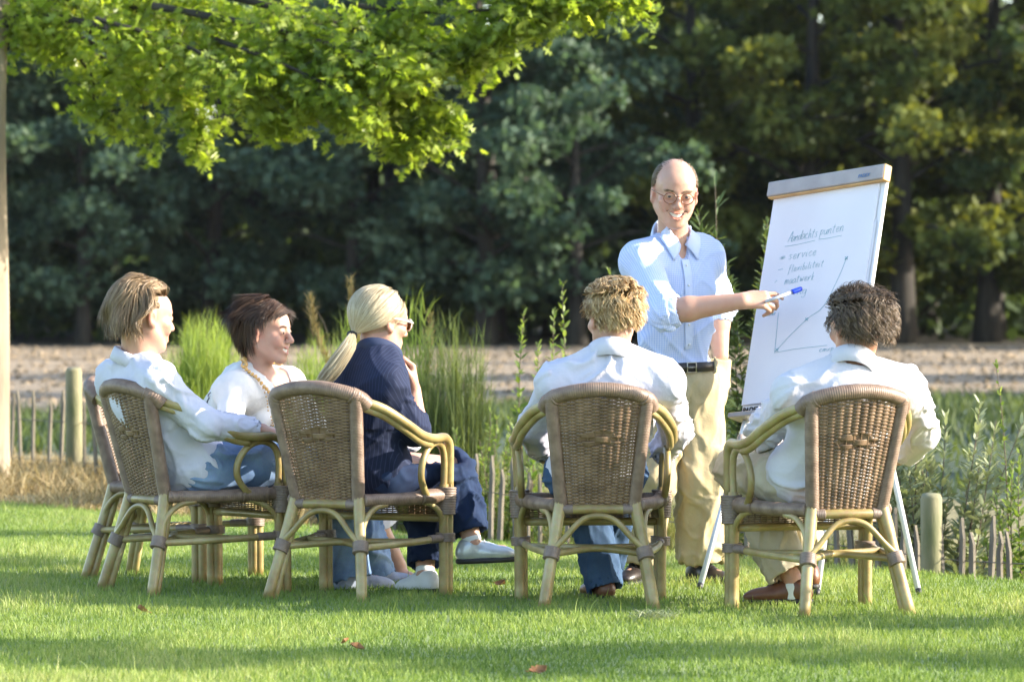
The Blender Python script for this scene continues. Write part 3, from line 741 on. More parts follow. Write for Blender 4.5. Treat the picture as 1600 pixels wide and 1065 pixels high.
def make_chair_parts():
    P_ = {}
    # woven back: strands over and under upright ribs
    mb = MB(); rows, ribs, sp = 66, 12, 6
    for k in range(rows):
        b = (k + .5) / rows
        a = np.linspace(-1.01, 1.01, (ribs - 1) * sp + 1)
        j = (a + 1) / 2 * (ribs - 1)
        amp = np.full_like(a, .0046); ph = j + k
        mid = (abs(b - .62) < .055) & (np.abs(a) < .55 - 4 * abs(b - .62))
        ph = np.where(mid, (j + (k // 3) * 2) / 2, ph); amp = np.where(mid, .0066, amp)
        off = amp * np.sin(np.pi * (ph + .5))
        c = back_pt(a, np.full_like(a, b + .0012 * math.sin(k * 7.3)))
        nrmv = np.array([0, -.97, -.24])
        hh = np.where(mid, .0052, .0036 + .0023 * np.clip(off / .0046, -1, 1))[:, None]
        up = np.array([0, -.24, .97])
        A = np.stack([c + nrmv * (off[:, None] - .0006) - up * hh, c + nrmv * (off[:, None] + .0016), c + nrmv * (off[:, None] - .0006) + up * hh], 0)
        mb.grid(A)
    me = mb.mesh('back_weave'); me.materials.append(m_weave); P_['back_weave'] = [(me, 'stuff')]
    mb = MB()
    for i in range(ribs):
        a = -1 + 2 * i / (ribs - 1)
        mb.tube(back_pt(np.full(8, a), np.linspace(-.01, 1.02, 8)), .0030, 5, cap=False)
    me = mb.mesh('back_ribs'); me.materials.append(m_weave); P_['back_ribs'] = [(me, 'stuff')]
    # stiles, wrapped; flattened wide band either side of the weave
    P_['stile'] = []
    for s in (-1, 1):
        mb = MB(); wrap_along(mb, back_pt(np.full(6, 1.045 * s), np.linspace(-.03, 1.0, 6)) + (0, .006, 0), .0285, .0065)
        me = mb.mesh('stile'); me.materials.append(m_wrap); P_['stile'].append((me, None))
    # top rail
    zt = back_pt(0, 1)[2]
    top = np.array([(-.205, -.262, .800), (-.187, -.306, .832), (-.098, -.348, .858), (0, -.360, .866), (.098, -.348, .858), (.187, -.306, .832), (.205, -.262, .800)])
    mb = MB(); wrap_along(mb, top, .0310, .0085)
    me = mb.mesh('top_rail'); me.materials.append(m_wrap); P_['top_rail'] = [(me, None)]
    # arms with their doubled pole running down into the front leg
    for s in (-1, 1):
        m = lambda L: np.array([(s * x, y, z) for x, y, z in L])
        def pole(nm, pts, r, n=9, k=4):
            q = MB(); q.tube(m(pts), np.asarray(r) * 1.28, n, smooth=k); me = q.mesh(nm); me.materials.append(m_pole); P_.setdefault(nm, []).append((me, None))
        def bind(pts, r, pitch, mt=None, nm='binding'):
            q = MB(); wrap_along(q, m(pts), r * 1.24, pitch, smooth=0 if nm == 'binding' else 6); me = q.mesh(nm); me.materials.append(mt or m_bind); P_.setdefault(nm, []).append((me, None))
        pole('arm', [(.200, -.275, .812), (.258, -.195, .778), (.305, -.085, .715), (.318, .02, .668), (.322, .12, .653), (.318, .205, .655), (.308, .262, .628), (.300, .283, .565), (.296, .287, .45)], .0150, 9, 5)
        pole('arm_pole', [(.196, -.265, .785), (.246, -.18, .750), (.292, -.08, .690), (.306, .02, .643), (.310, .10, .628)], .0125, 8, 5)
        pole('arm_loop', [(.290, .250, .44), (.292, .252, .55), (.296, .225, .612), (.300, .165, .634), (.300, .10, .612), (.298, .055, .555), (.295, .05, .49), (.290, .09, .435), (.284, .125, .415)], .0115, 8, 6)
        pole('front_leg', [(.290, .292, -.01), (.291, .290, .2), (.295, .288, .46)], .0160)
        pole('leg_pole', [(.288, .258, -.01), (.288, .257, .2), (.290, .252, .46)], .0155)
        pole('leg_pole', [(.272, .276, -.01), (.273, .275, .2), (.275, .272, .43)], .0125)
        pole('rear_leg', [(.224, -.318, -.01), (.186, -.262, .2), (.150, -.214, .405), (.149, -.218, .43)], [.0175, .0185, .0195, .019])
        pole('leg_pole', [(.210, -.288, -.01), (.177, -.236, .2), (.146, -.19, .39)], .013)
        bind([(.163, -.205, .405), (.235, -.02, .405), (.272, .16, .412), (.282, .265, .412)], .0225, .0085, m_wrap, 'side_rail')
        bind([(.266, .09, .412), (.279, .16, .412), (.283, .20, .412)], .0265, .0075, m_wrap, 'rail_wrap')
        pole('side_stretcher', [(.190, -.275, .215), (.25, .0, .225), (.287, .275, .238)], .0115, 8, 3)
        pole('leg_brace', [(.289, .255, .25), (.287, .235, .33), (.280, .175, .375), (.274, .11, .39)], .0095, 7, 5)
        pole('leg_brace', [(.184, -.255, .24), (.184, -.225, .32), (.196, -.165, .372), (.216, -.10, .385)], .0095, 7, 5)
        bind([(.286, .272, .335), (.289, .272, .39), (.291, .272, .448)], .0355, .010)
        bind([(.284, .275, .222), (.285, .275, .240), (.286, .275, .258)], .0345, .0065)
        bind([(.287, .268, .237), (.276, .19, .235), (.272, .16, .234)], .0145, .006)
        bind([(.190, -.272, .193), (.185, -.262, .215), (.180, -.254, .238)], .0275, .0065)
        bind([(.140, -.216, .389), (.124, -.218, .389), (.098, -.221, .39)], .0175, .0065)
        bind([(.209, -.255, .794), (.198, -.285, .818), (.168, -.317, .838)], .0285, .0075, m_wrap, 'rail_wrap')
    # rear cross bar, arch, stretchers
    mb = MB(); mb.tube([(-.150, -.214, .388), (0, -.232, .390), (.150, -.214, .388)], .0190, 9, smooth=4)
    me = mb.mesh('rear_rail'); me.materials.append(m_pole); P_['rear_rail'] = [(me, None)]
    mb = MB(); mb.tube([(-.184, -.268, .232), (-.136, -.262, .275), (-.068, -.250, .345), (0, -.246, .364), (.068, -.250, .345), (.136, -.262, .275), (.184, -.268, .232)], .0125, 8, smooth=6)
    me = mb.mesh('rear_arch'); me.materials.append(m_pole); P_['rear_arch'] = [(me, None)]
    mb = MB(); mb.tube([(-.186, -.262, .214), (-.06, -.13, .225), (0, -.10, .228), (.06, -.13, .225), (.186, -.262, .214)], .0140, 8, smooth=5)
    me = mb.mesh('cross_stretcher'); me.materials.append(m_pole); P_['cross_stretcher'] = [(me, None)]
    mb = MB(); mb.tube([(-.255, .06, .229), (-.05, -.07, .230), (0, -.085, .230), (.05, -.07, .230), (.255, .06, .229)], .0135, 8, smooth=5)
    me = mb.mesh('cross_stretcher'); me.materials.append(m_pole); P_['cross_stretcher'].append((me, None))
    mb = MB(); wrap_along(mb, np.array([(-.275, .268, .412), (0, .285, .408), (.275, .268, .412)]), .0275, .0085)
    me = mb.mesh('front_rail'); me.materials.append(m_wrap); P_['front_rail'] = [(me, None)]
    mb = MB(); mb.tube([(-.28, .268, .318), (0, .282, .318), (.28, .268, .318)], .0160, 8, smooth=3)
    me = mb.mesh('apron_rail'); me.materials.append(m_pole); P_['apron_rail'] = [(me, None)]
    # woven seat and front apron
    mb = MB()
    for k in range(48):
        y = -.20 + .46 * k / 47; hw = .162 + .11 * (y + .2) / .46
        a = np.linspace(-1, 1, 41); off = .0032 * np.sin(np.pi * ((a + 1) * 10 + k + .5)) - .020 * (1 - a * a)
        c = np.stack([a * hw, np.full_like(a, y), .418 + off], -1)
        mb.grid(np.stack([c - (0, .0042, .0008), c + (0, 0, .0012), c + (0, .0042, -.0008)], 0))
    for i in range(21):
        a = -1 + .1 * i; y = np.linspace(-.2, .26, 6); hw = .162 + .11 * (y + .2) / .46
        mb.tube(np.stack([a * hw, y, .418 - .020 * (1 - a * a) + 0 * y], -1), .0026, 4, cap=False)
    me = mb.mesh('seat_weave'); me.materials.append(m_weave); P_['seat_weave'] = [(me, 'stuff')]
    mb = MB()
    for k in range(10):
        z = .326 + .0078 * k; a = np.linspace(-1, 1, 81); off = .0032 * np.sin(np.pi * ((a + 1) * 10 + k + .5))
        c = np.stack([a * .265, .276 + .012 * (1 - a * a) + off, np.full_like(a, z)], -1)
        mb.grid(np.stack([c - (0, .0006, .003), c + (0, .0014, 0), c + (0, -.0006, .003)], 0))
    for i in range(21):
        a = -1 + .1 * i; mb.tube([(a * .265, .276 + .012 * (1 - a * a), .32), (a * .265, .276 + .012 * (1 - a * a), .405)], .0026, 4, cap=False)
    me = mb.mesh('front_apron'); me.materials.append(m_weave); P_['front_apron'] = [(me, 'stuff')]
    return P_

CH = {   # centre on the lawn and facing
    'L1': ((-1.349, 19.18), (.836, .549)),
    'L0': ((-1.505, 20.12), (.93, -.37)),
    'C2': ((-.657, 18.79), (.465, .885)),
    'C3': ((.332, 18.30), (-.04, .999)),
    'C4': ((1.232, 17.86), (-.325, .946)),
}
CHL = {
    'L0': 'rattan armchair at the far left, mostly hidden behind the next chair, seating the brunette woman',
    'L1': 'rattan armchair facing right under the man with the swept-back fair hair',
    'C2': 'rattan armchair seating the blonde woman in the dark pinstripe jacket',
    'C3': 'rattan armchair seen square from behind, seating the curly blond man',
    'C4': 'rattan armchair nearest the flipchart with its sunlit golden woven back, seating the grey-haired man',
}
proto = make_chair_parts()
def chair_at(key):
    (x, y), f = CH[key]
    root = empty('rattan_chair', (x, y, 0), math.atan2(f[1], f[0]) - math.pi / 2)
    tag(root, CHL[key], 'chair', 'rattan armchairs in a half circle on the lawn')
    for nm, L in proto.items():
        for me, kd in L:
            o = link(nm, me, None, root)
            if kd: o['kind'] = kd
    return root
for k_ in CH: chair_at(k_)
def chair_pt(key, p):
    """Chair-local point to world."""
    (x, y), f = CH[key]; f = nrm(f); r = np.array([f[1], -f[0]])
    return np.array([x + r[0] * p[0] + f[0] * p[1], y + r[1] * p[0] + f[1] * p[1], p[2]])

# ================================================================== FLIPCHART
BO = np.array([.9846, 19.61, .725]); BU = np.array([.449, -.50, .062]); BV = np.array([.163, .267, .975])
BW, BH_ = np.linalg.norm(BU), 1.024; bu = nrm(BU); bv = nrm(BV - bu * np.dot(BV, bu)); bn = np.cross(bu, bv)     # bn points to the viewers
if bn[1] > 0: bn = -bn
def bp(u, v, d=0.0):   # u, v as fractions of the board, d metres in front of it
    return BO + bu * (u * BW) + bv * (v * BH_) + bn * d
BR = np.stack([bu, bv, bn], 1)
m_white = simple('white_melamine', [(.66, .65, .68, 1), (.72, .71, .74, 1)], .35, 6)
m_paper = simple('paper', [(.67, .65, .70, 1), (.72, .71, .75, 1)], .8, 3, 4, .25, 6)
m_taupe = simple('taupe_plastic', [(.27, .235, .225, 1), (.34, .30, .285, 1)], .4, 12, 4, .1, 60)
m_alu = simple('white_lacquered_tube', [(.62, .66, .70, 1), (.72, .75, .78, 1)], .3, 8, spec=.6)
m_ink = simple('blue_green_marker', [(.15, .34, .41, 1), (.22, .43, .50, 1)], .6, 60)
m_black = simple('black_print', [(.006, .006, .008, 1), (.015, .015, .018, 1)], .5, 30)
m_wood = simple('orange_edge_wood', [(.45, .24, .08, 1), (.60, .36, .14, 1)], .5, 12)
m_blueprint = simple('blue_print', [(.02, .10, .28, 1), (.03, .15, .36, 1)], .5, 30)
flip = empty('flipchart', tuple(BO * (1, 1, 0)))
tag(flip, 'white flipchart on thin legs with a hand-drawn graph, standing right of the standing man', 'flipchart')
fo = np.array(flip.location)
b = MB(); b.box(bp(.5, .5, -.012), (BW / 2, BH_ / 2, .010), BR, .003); b.build('board', m_white, flip, smooth=False, off=fo)
# paper pad: several slightly lifted sheets
A = np.zeros((26, 12, 3)); 
for i in range(26):
    for j in range(12):
        v = .045 + .925 * i / 25; u = .012 + .945 * j / 11
        A[i, j] = bp(u, v, .006 + .005 * (1 - v) + .0035 * math.sin(5 * u + 3 * v) * (1 - v) + .004 * max(0, u - .75) * (1 - v))
b = MB(); b.grid(A); pad_e = A[:, -1]; 
b.grid(np.stack([A[:, -1], A[:, -1] - bn * .007], 1)); b.grid(np.stack([A[0], A[0] - bn * .008], 1)); b.grid(np.stack([A[:, 0], A[:, 0] - bn * .007], 1))
b.build('paper_pad', m_paper, flip, off=fo)
b = MB()
for du, dv in ((.012, .003), (.018, -.006)):
    A2 = np.array([[bp(u, v, .001 + .0015 * (du > .015)) for u in (.955, .957 + du)] for v in np.linspace(.05 + dv, .8 + dv, 14)]); b.grid(A2)
b.build('under_sheets', m_paper, flip, off=fo)
b = MB(); b.box(bp(.5, 1.0, .014), (BW / 2 + .012, .033, .022), BR, .004); cl = b.build('clamp_bar', m_taupe, flip, smooth=False, off=fo)
b = MB(); b.box(bp(.5, .9635, .018), (BW / 2 + .006, .0035, .012), BR, .002); b.build('clamp_lip', m_wood, flip, smooth=False, off=fo)
b = MB(); b.box(bp(1.012, .998, .010), (.007, .036, .022), BR, .003); b.build('clamp_end', m_wood, flip, smooth=False, off=fo)
b = MB(); b.box(bp(.5, -.012, .025), (BW / 2 + .012, .011, .040), BR, .003); b.build('pen_ledge', m_taupe, flip, smooth=False, off=fo)
# legs
fl, fr, fb = G(1092, 921), G(1276, 931), G(1437, 930)
def leg(a, e, joint=True):
    a = np.asarray(a); e = np.asarray(e); k = a + (e - a) * .12
    b = MB(); b.tube([a, k], .0160, 10); b.tube([k, e - (0, 0, .004)], .0128, 10)
    o = b.build('leg', m_alu, flip, off=fo)
    d = nrm(e - a); b = MB(); b.tube([k - d * .022, k + d * .022], .0195, 10); b.tube([k - d * .004 + np.array([.012, -.012, 0]), k - d * .004 + np.array([.034, -.02, .004])], .006, 8)
    b.build('clamp_knob', m_taupe, o, off=fo)
    b = MB(); b.tube([e - d * .03, e], .0135, 8); b.build('foot', m_black, o, off=fo)
leg(bp(.055, -.02, -.005), fl); leg(bp(.90, -.02, -.005), fr); leg(bp(.5, .96, -.03), fb)
b = MB(); b.box(bp(.5, .93, -.032), (.07, .05, .010), BR, .002); b.build('hinge_plate', m_taupe, flip, smooth=False, off=fo)

# handwriting: single-stroke letters, each a list of polylines in a box of x-height 1
GL = {
 'A': [[(0, 0), (.45, 1.7), (.6, 1.75), (.8, 0)], [(.15, .65), (.75, .7)]],
 'a': [[(.6, .85), (.3, 1), (.05, .6), (.15, .05), (.4, .1), (.6, .7), (.62, .9), (.62, .2), (.8, .05)]],
 'n': [[(.05, .95), (.1, 0), (.15, .6), (.4, 1), (.55, .8), (.58, .1), (.75, .1)]],
 'd': [[(.55, .8), (.3, .95), (.05, .5), (.2, .02), (.5, .3), (.62, 1.8), (.62, .2), (.8, .05)]],
 'c': [[(.55, .85), (.3, 1), (.05, .5), (.25, .02), (.6, .15)]],
 'h': [[(.1, 1.8), (.1, 0), (.2, .65), (.45, .95), (.55, .6), (.58, .05)]],
 't': [[(.3, 1.6), (.25, .15), (.5, .05)], [(.02, 1.1), (.55, 1.15)]],
 's': [[(.5, .9), (.25, 1), (.1, .75), (.45, .35), (.35, .02), (.05, .1)]],
 'p': [[(.1, 1), (.12, -.8)], [(.12, .7), (.4, 1), (.58, .6), (.35, .1), (.12, .2)]],
 'u': [[(.05, .95), (.1, .2), (.3, .02), (.52, .4), (.58, .95), (.6, .1), (.75, .1)]],
 'e': [[(.08, .45), (.5, .6), (.4, 1), (.12, .8), (.1, .2), (.35, .02), (.62, .25)]],
 'r': [[(.08, .95), (.12, 0), (.18, .6), (.4, 1), (.55, .9)]],
 'v': [[(.03, .95), (.25, .02), (.55, 1)]],
 'i': [[(.1, .9), (.12, .05), (.25, .1)], [(.13, 1.35), (.15, 1.42)]],
 'f': [[(.5, 1.7), (.3, 1.75), (.22, 1.3), (.18, -.7)], [(.02, .9), (.5, .95)]],
 'l': [[(.15, 1.8), (.12, .2), (.3, .05)]],
 'x': [[(.03, .95), (.55, .03)], [(.55, .95), (.03, .03)]],
 'b': [[(.1, 1.8), (.1, .1), (.4, .05), (.58, .5), (.35, .9), (.12, .6)]],
 'm': [[(.05, .95), (.08, 0), (.12, .6), (.3, 1), (.4, .7), (.42, .05), (.48, .65), (.65, 1), (.76, .7), (.78, .05)]],
 'w': [[(.02, .95), (.2, .03), (.38, .8), (.55, .03), (.75, 1)]],
 'k': [[(.1, 1.8), (.1, 0)], [(.5, .95), (.12, .45), (.55, .02)]],
 'g': [[(.55, .85), (.3, 1), (.05, .6), (.2, .1), (.5, .3), (.58, .95), (.55, -.5), (.25, -.8), (.05, -.5)]],
 '*': [[(.1, .2), (.6, .9)], [(.6, .2), (.1, .9)], [(0, .55), (.7, .55)], [(.35, .1), (.35, 1)]],
 '-': [[(0, .5), (.7, .55)]], '.': [[(.1, .3), (.4, .8)]],
}
def write(mb, txt, u0, v0, u1, xh, slant=.18, dv=0.0, r=.0007):
    w = sum((1.0 if c in 'mw' else .5 if c in 'il' else .78) for c in txt); sc = (u1 - u0) * BW / w; x = 0
    for ci, c in enumerate(txt):
        adv = (1.0 if c in 'mw' else .5 if c in 'il' else .78)
        jig = .06 * math.sin(ci * 5.1)
        for st in GL[c]:
            q = []
            for (px_, py_) in st:
                gy = (py_ + jig) * xh; gx = (x + px_ * (1 if c not in 'il' else .9)) * sc + slant * gy
                fu = u0 + gx / BW; fv = v0 + (gy) / BH_ + dv * (x / w)
                base = .006 + .005 * (1 - fv) + .0035 * math.sin(5 * fu + 3 * fv) * (1 - fv) + .004 * max(0, fu - .75) * (1 - fv)
                q.append(bp(fu, fv, base + .0012))
            if len(q) > 2: q, _ = spline(np.array(q), np.ones(len(q)), 4)
            mb.tube(q, r, 4)
        x += adv
    return mb
def pl(pts, r=.0008):
    q = []
    for fu, fv in pts:
        base = .006 + .005 * (1 - fv) + .0035 * math.sin(5 * fu + 3 * fv) * (1 - fv) + .004 * max(0, fu - .75) * (1 - fv)
        q.append(bp(fu, fv, base + .0012))
    q = np.array(q)
    if len(q) > 2: q, _ = spline(q, np.ones(len(q)), 5)
    ink.tube(q, r, 4)
ink = MB()
write(ink, 'Aandachts', .205, .755, .47, .024, .2, .006); write(ink, 'punten', .485, .765, .695, .024, .2, .004)
pl([(.185, .737), (.30, .738), (.45, .745)]); pl([(.49, .747), (.58, .747), (.69, .75)])
write(ink, '*', .15, .675, .21, .022); write(ink, 'service', .235, .675, .485, .022, .2, .004)
write(ink, '-', .155, .625, .20, .02); write(ink, 'flexibiliteit', .25, .618, .565, .018, .2, .006)
write(ink, '.', .137, .572, .18, .02); write(ink, 'maatwerk', .232, .565, .50, .020, .2, .004)
write(ink, 'ing', .33, .512, .45, .020)
pl([(.222, .44), (.235, .35), (.245, .262)]); pl([(.245, .262), (.45, .268), (.705, .268)])
pl([(.262, .272), (.36, .33), (.50, .40), (.62, .445), (.72, .57), (.76, .645)])
for u_, v_ in ((.262, .274), (.485, .395), (.76, .645)):
    pl([(u_ - .012, v_ - .006), (u_ + .012, v_ + .006)], .002); pl([(u_ - .012, v_ + .006), (u_ + .012, v_ - .006)], .002)
write(ink, 'wer', .135, .432, .205, .010, r=.001); write(ink, 'cmxp', .64, .243, .77, .012, r=.001)
ink.build('handwriting', m_ink, flip, off=fo)
def print_text(txt, u, v, size, m, d, name='lettering', slant=.0, parent=flip, bold=.0):
    cu = bpy.data.curves.new(name, 'FONT'); cu.body = txt; cu.size = size; cu.shear = slant; cu.extrude = .0004; cu.offset = bold
    o = bpy.data.objects.new('tmp', cu); COL.objects.link(o)
    bpy.context.view_layer.update()
    me = bpy.data.meshes.new_from_object(o.evaluated_get(bpy.context.evaluated_depsgraph_get())); bpy.data.objects.remove(o)
    Rm = Matrix(BR.tolist()).to_4x4(); Rm.translation = Vector(bp(u, v, d) - fo)
    me.transform(Rm); me.materials.clear()
    return link(name, me, m, parent)
print_text('PADEX', .008, .012, .034, m_black, .0016, slant=.25, bold=.0012)
b = MB()
for k in range(9): b.box(bp(.012 + .020 * k, .003, .0012), (.0045 + .0015 * (k % 3), .0022, .0004), BR)
b.build('small_print', m_black, flip, smooth=False, off=fo)
print_text('PADEX', .80, .985, .022, m_blueprint, .0375, slant=.25)
# ================================================================== PEOPLE: signed-distance modelling
def smin(a, b, k):
    h = np.maximum(k - np.abs(a - b), 0) / k; return np.minimum(a, b) - h * h * k * .25
class Sdf:
    def __init__(s): s.ops = []; s.bones = []
    def _op(s, fn, lo, hi, k, sub, pad): s.ops.append((fn, np.minimum(lo, hi) - pad, np.maximum(lo, hi) + pad, k, sub)); return s
    def cone(s, a, b, r1, r2, k=.03, sub=False, bone=False, flat=None):
        """Tapered capsule; flat=(axis, factor) squeezes it along a world axis."""
        a = np.asarray(a, float); b = np.asarray(b, float); ab = b - a; L2 = ab @ ab + 1e-12
        ax = None if flat is None else nrm(flat[0])
        def fn(p):
            q = p - a
            t = np.clip((q @ ab) / L2, 0, 1)
            e = q - t[..., None] * ab
            if ax is not None: e = e + (e @ ax)[..., None] * ax * (1 / flat[1] - 1)
            return np.sqrt((e * e).sum(-1)) - (r1 + (r2 - r1) * t)
        r = max(r1, r2)
        if bone: s.bones.append((a, b, r))
        return s._op(fn, np.minimum(a, b), np.maximum(a, b), k, sub, r + k + .02)
    def ell(s, c, rad, R=None, k=.03, sub=False):
        c = np.asarray(c, float); rad = np.asarray(rad, float); R = np.eye(3) if R is None else np.asarray(R, float)
        def fn(p):
            q = ((p - c) @ R) / rad; q2 = q / rad
            k0 = np.sqrt((q * q).sum(-1)) + 1e-9; k1 = np.sqrt((q2 * q2).sum(-1)) + 1e-9
            return k0 * (k0 - 1) / k1
        m = np.full(3, rad.max()); return s._op(fn, c - m, c + m, k, sub, k + .02)
    def cut(s, c, nv, rad=None):
        """Remove the half space on the side of nv (inside a ball of radius rad)."""
        c = np.asarray(c, float); nv = nrm(nv)
        def fn(p):
            d = -((p - c) @ nv)
            if rad: d = np.maximum(d, np.sqrt(((p - c) ** 2).sum(-1)) - rad)
            return d
        R = rad or 9.0
        return s._op(fn, c - R, c + R, .004, True, .01)
    def grid(s, h):
        adds = [o for o in s.ops if not o[4]]
        lo = np.min([o[1] for o in adds], 0); hi = np.max([o[2] for o in adds], 0)
        n = np.ceil((hi - lo) / h).astype(int) + 1
        D = np.full(n, 1.0, np.float32)
        ax = [lo[i] + h * np.arange(n[i]) for i in range(3)]
        for fn, a, b, k, sub in s.ops:
            i0 = np.clip(np.floor((a - lo) / h).astype(int), 0, n); i1 = np.clip(np.ceil((b - lo) / h).astype(int) + 1, 0, n)
            if (i1 <= i0).any(): continue
            sl = tuple(slice(i0[i], i1[i]) for i in range(3))
            p = np.stack(np.meshgrid(*[ax[i][sl[i]] for i in range(3)], indexing='ij'), -1)
            d = fn(p).astype(np.float32)
            D[sl] = -smin(-D[sl], d, k) if sub else smin(D[sl], d, k)
        return D, lo
    def verts(s, h):
        D, lo = s.grid(h)
        ins = D < 0
        cnt = np.zeros(np.array(D.shape) - 1, np.int8)
        cor = [(x, y, z) for x in (0, 1) for y in (0, 1) for z in (0, 1)]
        sh = np.array(D.shape) - 1
        for x, y, z in cor: cnt += ins[x:x + sh[0], y:y + sh[1], z:z + sh[2]]
        act = (cnt > 0) & (cnt < 8); idx = np.argwhere(act)
        ids = np.full(act.shape, -1, np.int32); ids[act] = np.arange(len(idx))
        acc = np.zeros((len(idx), 3)); num = np.zeros(len(idx))
        for c in cor:
            for ax in range(3):
                if c[ax]: continue
                e = list(c); e[ax] = 1
                va = D[idx[:, 0] + c[0], idx[:, 1] + c[1], idx[:, 2] + c[2]]; vb = D[idx[:, 0] + e[0], idx[:, 1] + e[1], idx[:, 2] + e[2]]
                x = (va < 0) != (vb < 0); t = np.where(x, va / np.where(x, va - vb, 1), 0)
                for q in range(3): acc[:, q] += np.where(x, c[q] + (t if q == ax else 0), 0)
                num += x
        V = lo + h * (idx + acc / num[:, None])
        Q = []
        for ax in range(3):
            o1, o2 = [(1, 2), (2, 0), (0, 1)][ax]
            sl0 = [slice(None)] * 3; sl1 = [slice(None)] * 3; sl0[ax] = slice(0, -1); sl1[ax] = slice(1, None)
            a = ins[tuple(sl0)]; b = ins[tuple(sl1)]
            w = np.argwhere(a != b); w = w[(w[:, o1] > 0) & (w[:, o2] > 0) & (w[:, o1] < sh[o1]) & (w[:, o2] < sh[o2])]
            def g(d1, d2):
                i = w.copy(); i[:, o1] += d1; i[:, o2] += d2; return ids[i[:, 0], i[:, 1], i[:, 2]]
            q = np.stack([g(-1, -1), g(0, -1), g(0, 0), g(-1, 0)], -1)
            up = a[w[:, 0], w[:, 1], w[:, 2]]
            q[~up] = q[~up][:, ::-1]; Q.append(q)
        Q = np.concatenate(Q); Q = Q[(Q >= 0).all(1)]
        return V, Q

def vnormals(V, Q):
    n = np.cross(V[Q[:, 2]] - V[Q[:, 0]], V[Q[:, 3]] - V[Q[:, 1]]); N = np.zeros_like(V)
    for k in range(4): np.add.at(N, Q[:, k], n)
    return N / (np.linalg.norm(N, axis=1)[:, None] + 1e-12)
def relax(V, Q, it=2, f=.5):
    E = np.concatenate([Q[:, [0, 1]], Q[:, [1, 2]], Q[:, [2, 3]], Q[:, [3, 0]]])
    for _ in range(it):
        A = np.zeros_like(V); c = np.zeros(len(V))
        np.add.at(A, E[:, 0], V[E[:, 1]]); np.add.at(c, E[:, 0], 1); np.add.at(A, E[:, 1], V[E[:, 0]]); np.add.at(c, E[:, 1], 1)
        V = V * (1 - f) + f * A / np.maximum(c, 1)[:, None]
    return V
def folds(V, N, bones, amp=.010, seed=0.0, freq=11, twist=1.2, big=.012, bigf=4.0):
    """Cloth folds that run across and round the nearest limb, plus broad sags."""
    best = np.full(len(V), 9.0); T = np.zeros(len(V)); PH = np.zeros(len(V)); ID = np.zeros(len(V))
    for i, (a, b, r) in enumerate(bones):
        ab = b - a; L = np.linalg.norm(ab); d = ab / L; q = V - a; t = np.clip(q @ d, 0, L); e = q - t[:, None] * d
        dist = np.linalg.norm(e, axis=1) / r
        u = nrm(np.cross(d, (.3, .8, .5))); w = np.cross(d, u)
        m = dist < best; best[m] = dist[m]; T[m] = t[m]; PH[m] = np.arctan2(e[m] @ w, e[m] @ u); ID[m] = i
    c, s_ = np.cos(PH), np.sin(PH)
    p = np.stack([T * freq + twist * c + .7 * s_ * twist, c * 1.1 + ID * 7 + seed, s_ * 1.1 + seed * 2], -1)
    rid = lambda q: np.clip(1 - np.abs(vnoise(q)) * 3.2, 0, 1) ** 1.4
    p2 = np.stack([T * freq * 1.9 - twist * 1.5 * s_, c * 1.7 + ID * 5 + seed * 3, s_ * 1.7], -1)
    p3 = np.stack([V[:, 0] * 9 + V[:, 2] * 7, V[:, 1] * 9 - V[:, 2] * 4, V[:, 2] * 3.5 + V[:, 0] * 3 + seed], -1)
    g = vnoise(V * bigf + seed)
    mod = np.clip(.65 + 1.0 * vnoise(V * 5.0 + seed * 5), .08, 1.5)
    mo2 = np.clip(.55 + 1.2 * vnoise(V * 4.0 + seed * 9 + 31), 0, 1.5)
    return V + N * (amp * 1.5 * mod * (rid(p) - .3) + amp * .5 * mod * (rid(p2) - .3) + amp * .65 * mo2 * (rid(p3) - .3) + big * g)[:, None]

def cloth(name, sdf, h, m, parent, off, amp=.010, seed=0.0, freq=11, twist=1.2, big=.008, attr=None, it=1):
    V, Q = sdf.verts(h); V = relax(V, Q, it); N = vnormals(V, Q)
    if sdf.bones: V = folds(V, N, sdf.bones, amp, seed, freq, twist, big)
    A = attr(V) if attr else None
    return link(name, new_mesh(name, V - off, Q, None, True, A), m, parent)

# materials ---------------------------------------------------------
def skin_material(name, base, red):
    m, n, l, b = new_mat(name)
    at = n.new('ShaderNodeAttribute'); at.attribute_name = 'red'
    tc = n.new('ShaderNodeTexCoord'); t = n.new('ShaderNodeTexNoise'); t.inputs['Scale'].default_value = 28; t.inputs['Detail'].default_value = 7; l.new(tc.outputs['Object'], t.inputs['Vector'])
    ad = n.new('ShaderNodeMath'); ad.operation = 'MULTIPLY_ADD'; ad.inputs[1].default_value = .85; l.new(t.outputs['Fac'], ad.inputs[0]); 
    l.new(at.outputs['Fac'], ad.inputs[2])
    sb = n.new('ShaderNodeMath'); sb.operation = 'SUBTRACT'; sb.inputs[1].default_value = .36; sb.use_clamp = True; l.new(ad.outputs[0], sb.inputs[0])
    mx = n.new('ShaderNodeMix'); mx.data_type = 'RGBA'; l.new(sb.outputs[0], mx.inputs['Factor'])
    mx.inputs['A'].default_value = base; mx.inputs['B'].default_value = red
    l.new(mx.outputs['Result'], b.inputs['Base Color'])
    b.inputs['Roughness'].default_value = .48; b.inputs['Specular IOR Level'].default_value = .45
    b.inputs['Subsurface Weight'].default_value = .18; b.inputs['Subsurface Radius'].default_value = (.012, .004, .002); b.inputs['Subsurface Scale'].default_value = 1.0
    t2 = n.new('ShaderNodeTexNoise'); t2.inputs['Scale'].default_value = 160; t2.inputs['Detail'].default_value = 3; l.new(tc.outputs['Object'], t2.inputs['Vector'])
    bpn = n.new('ShaderNodeBump'); bpn.inputs['Strength'].default_value = .25; bpn.inputs['Distance'].default_value = .002; l.new(t2.outputs['Fac'], bpn.inputs['Height']); l.new(bpn.outputs['Normal'], b.inputs['Normal'])
    return m
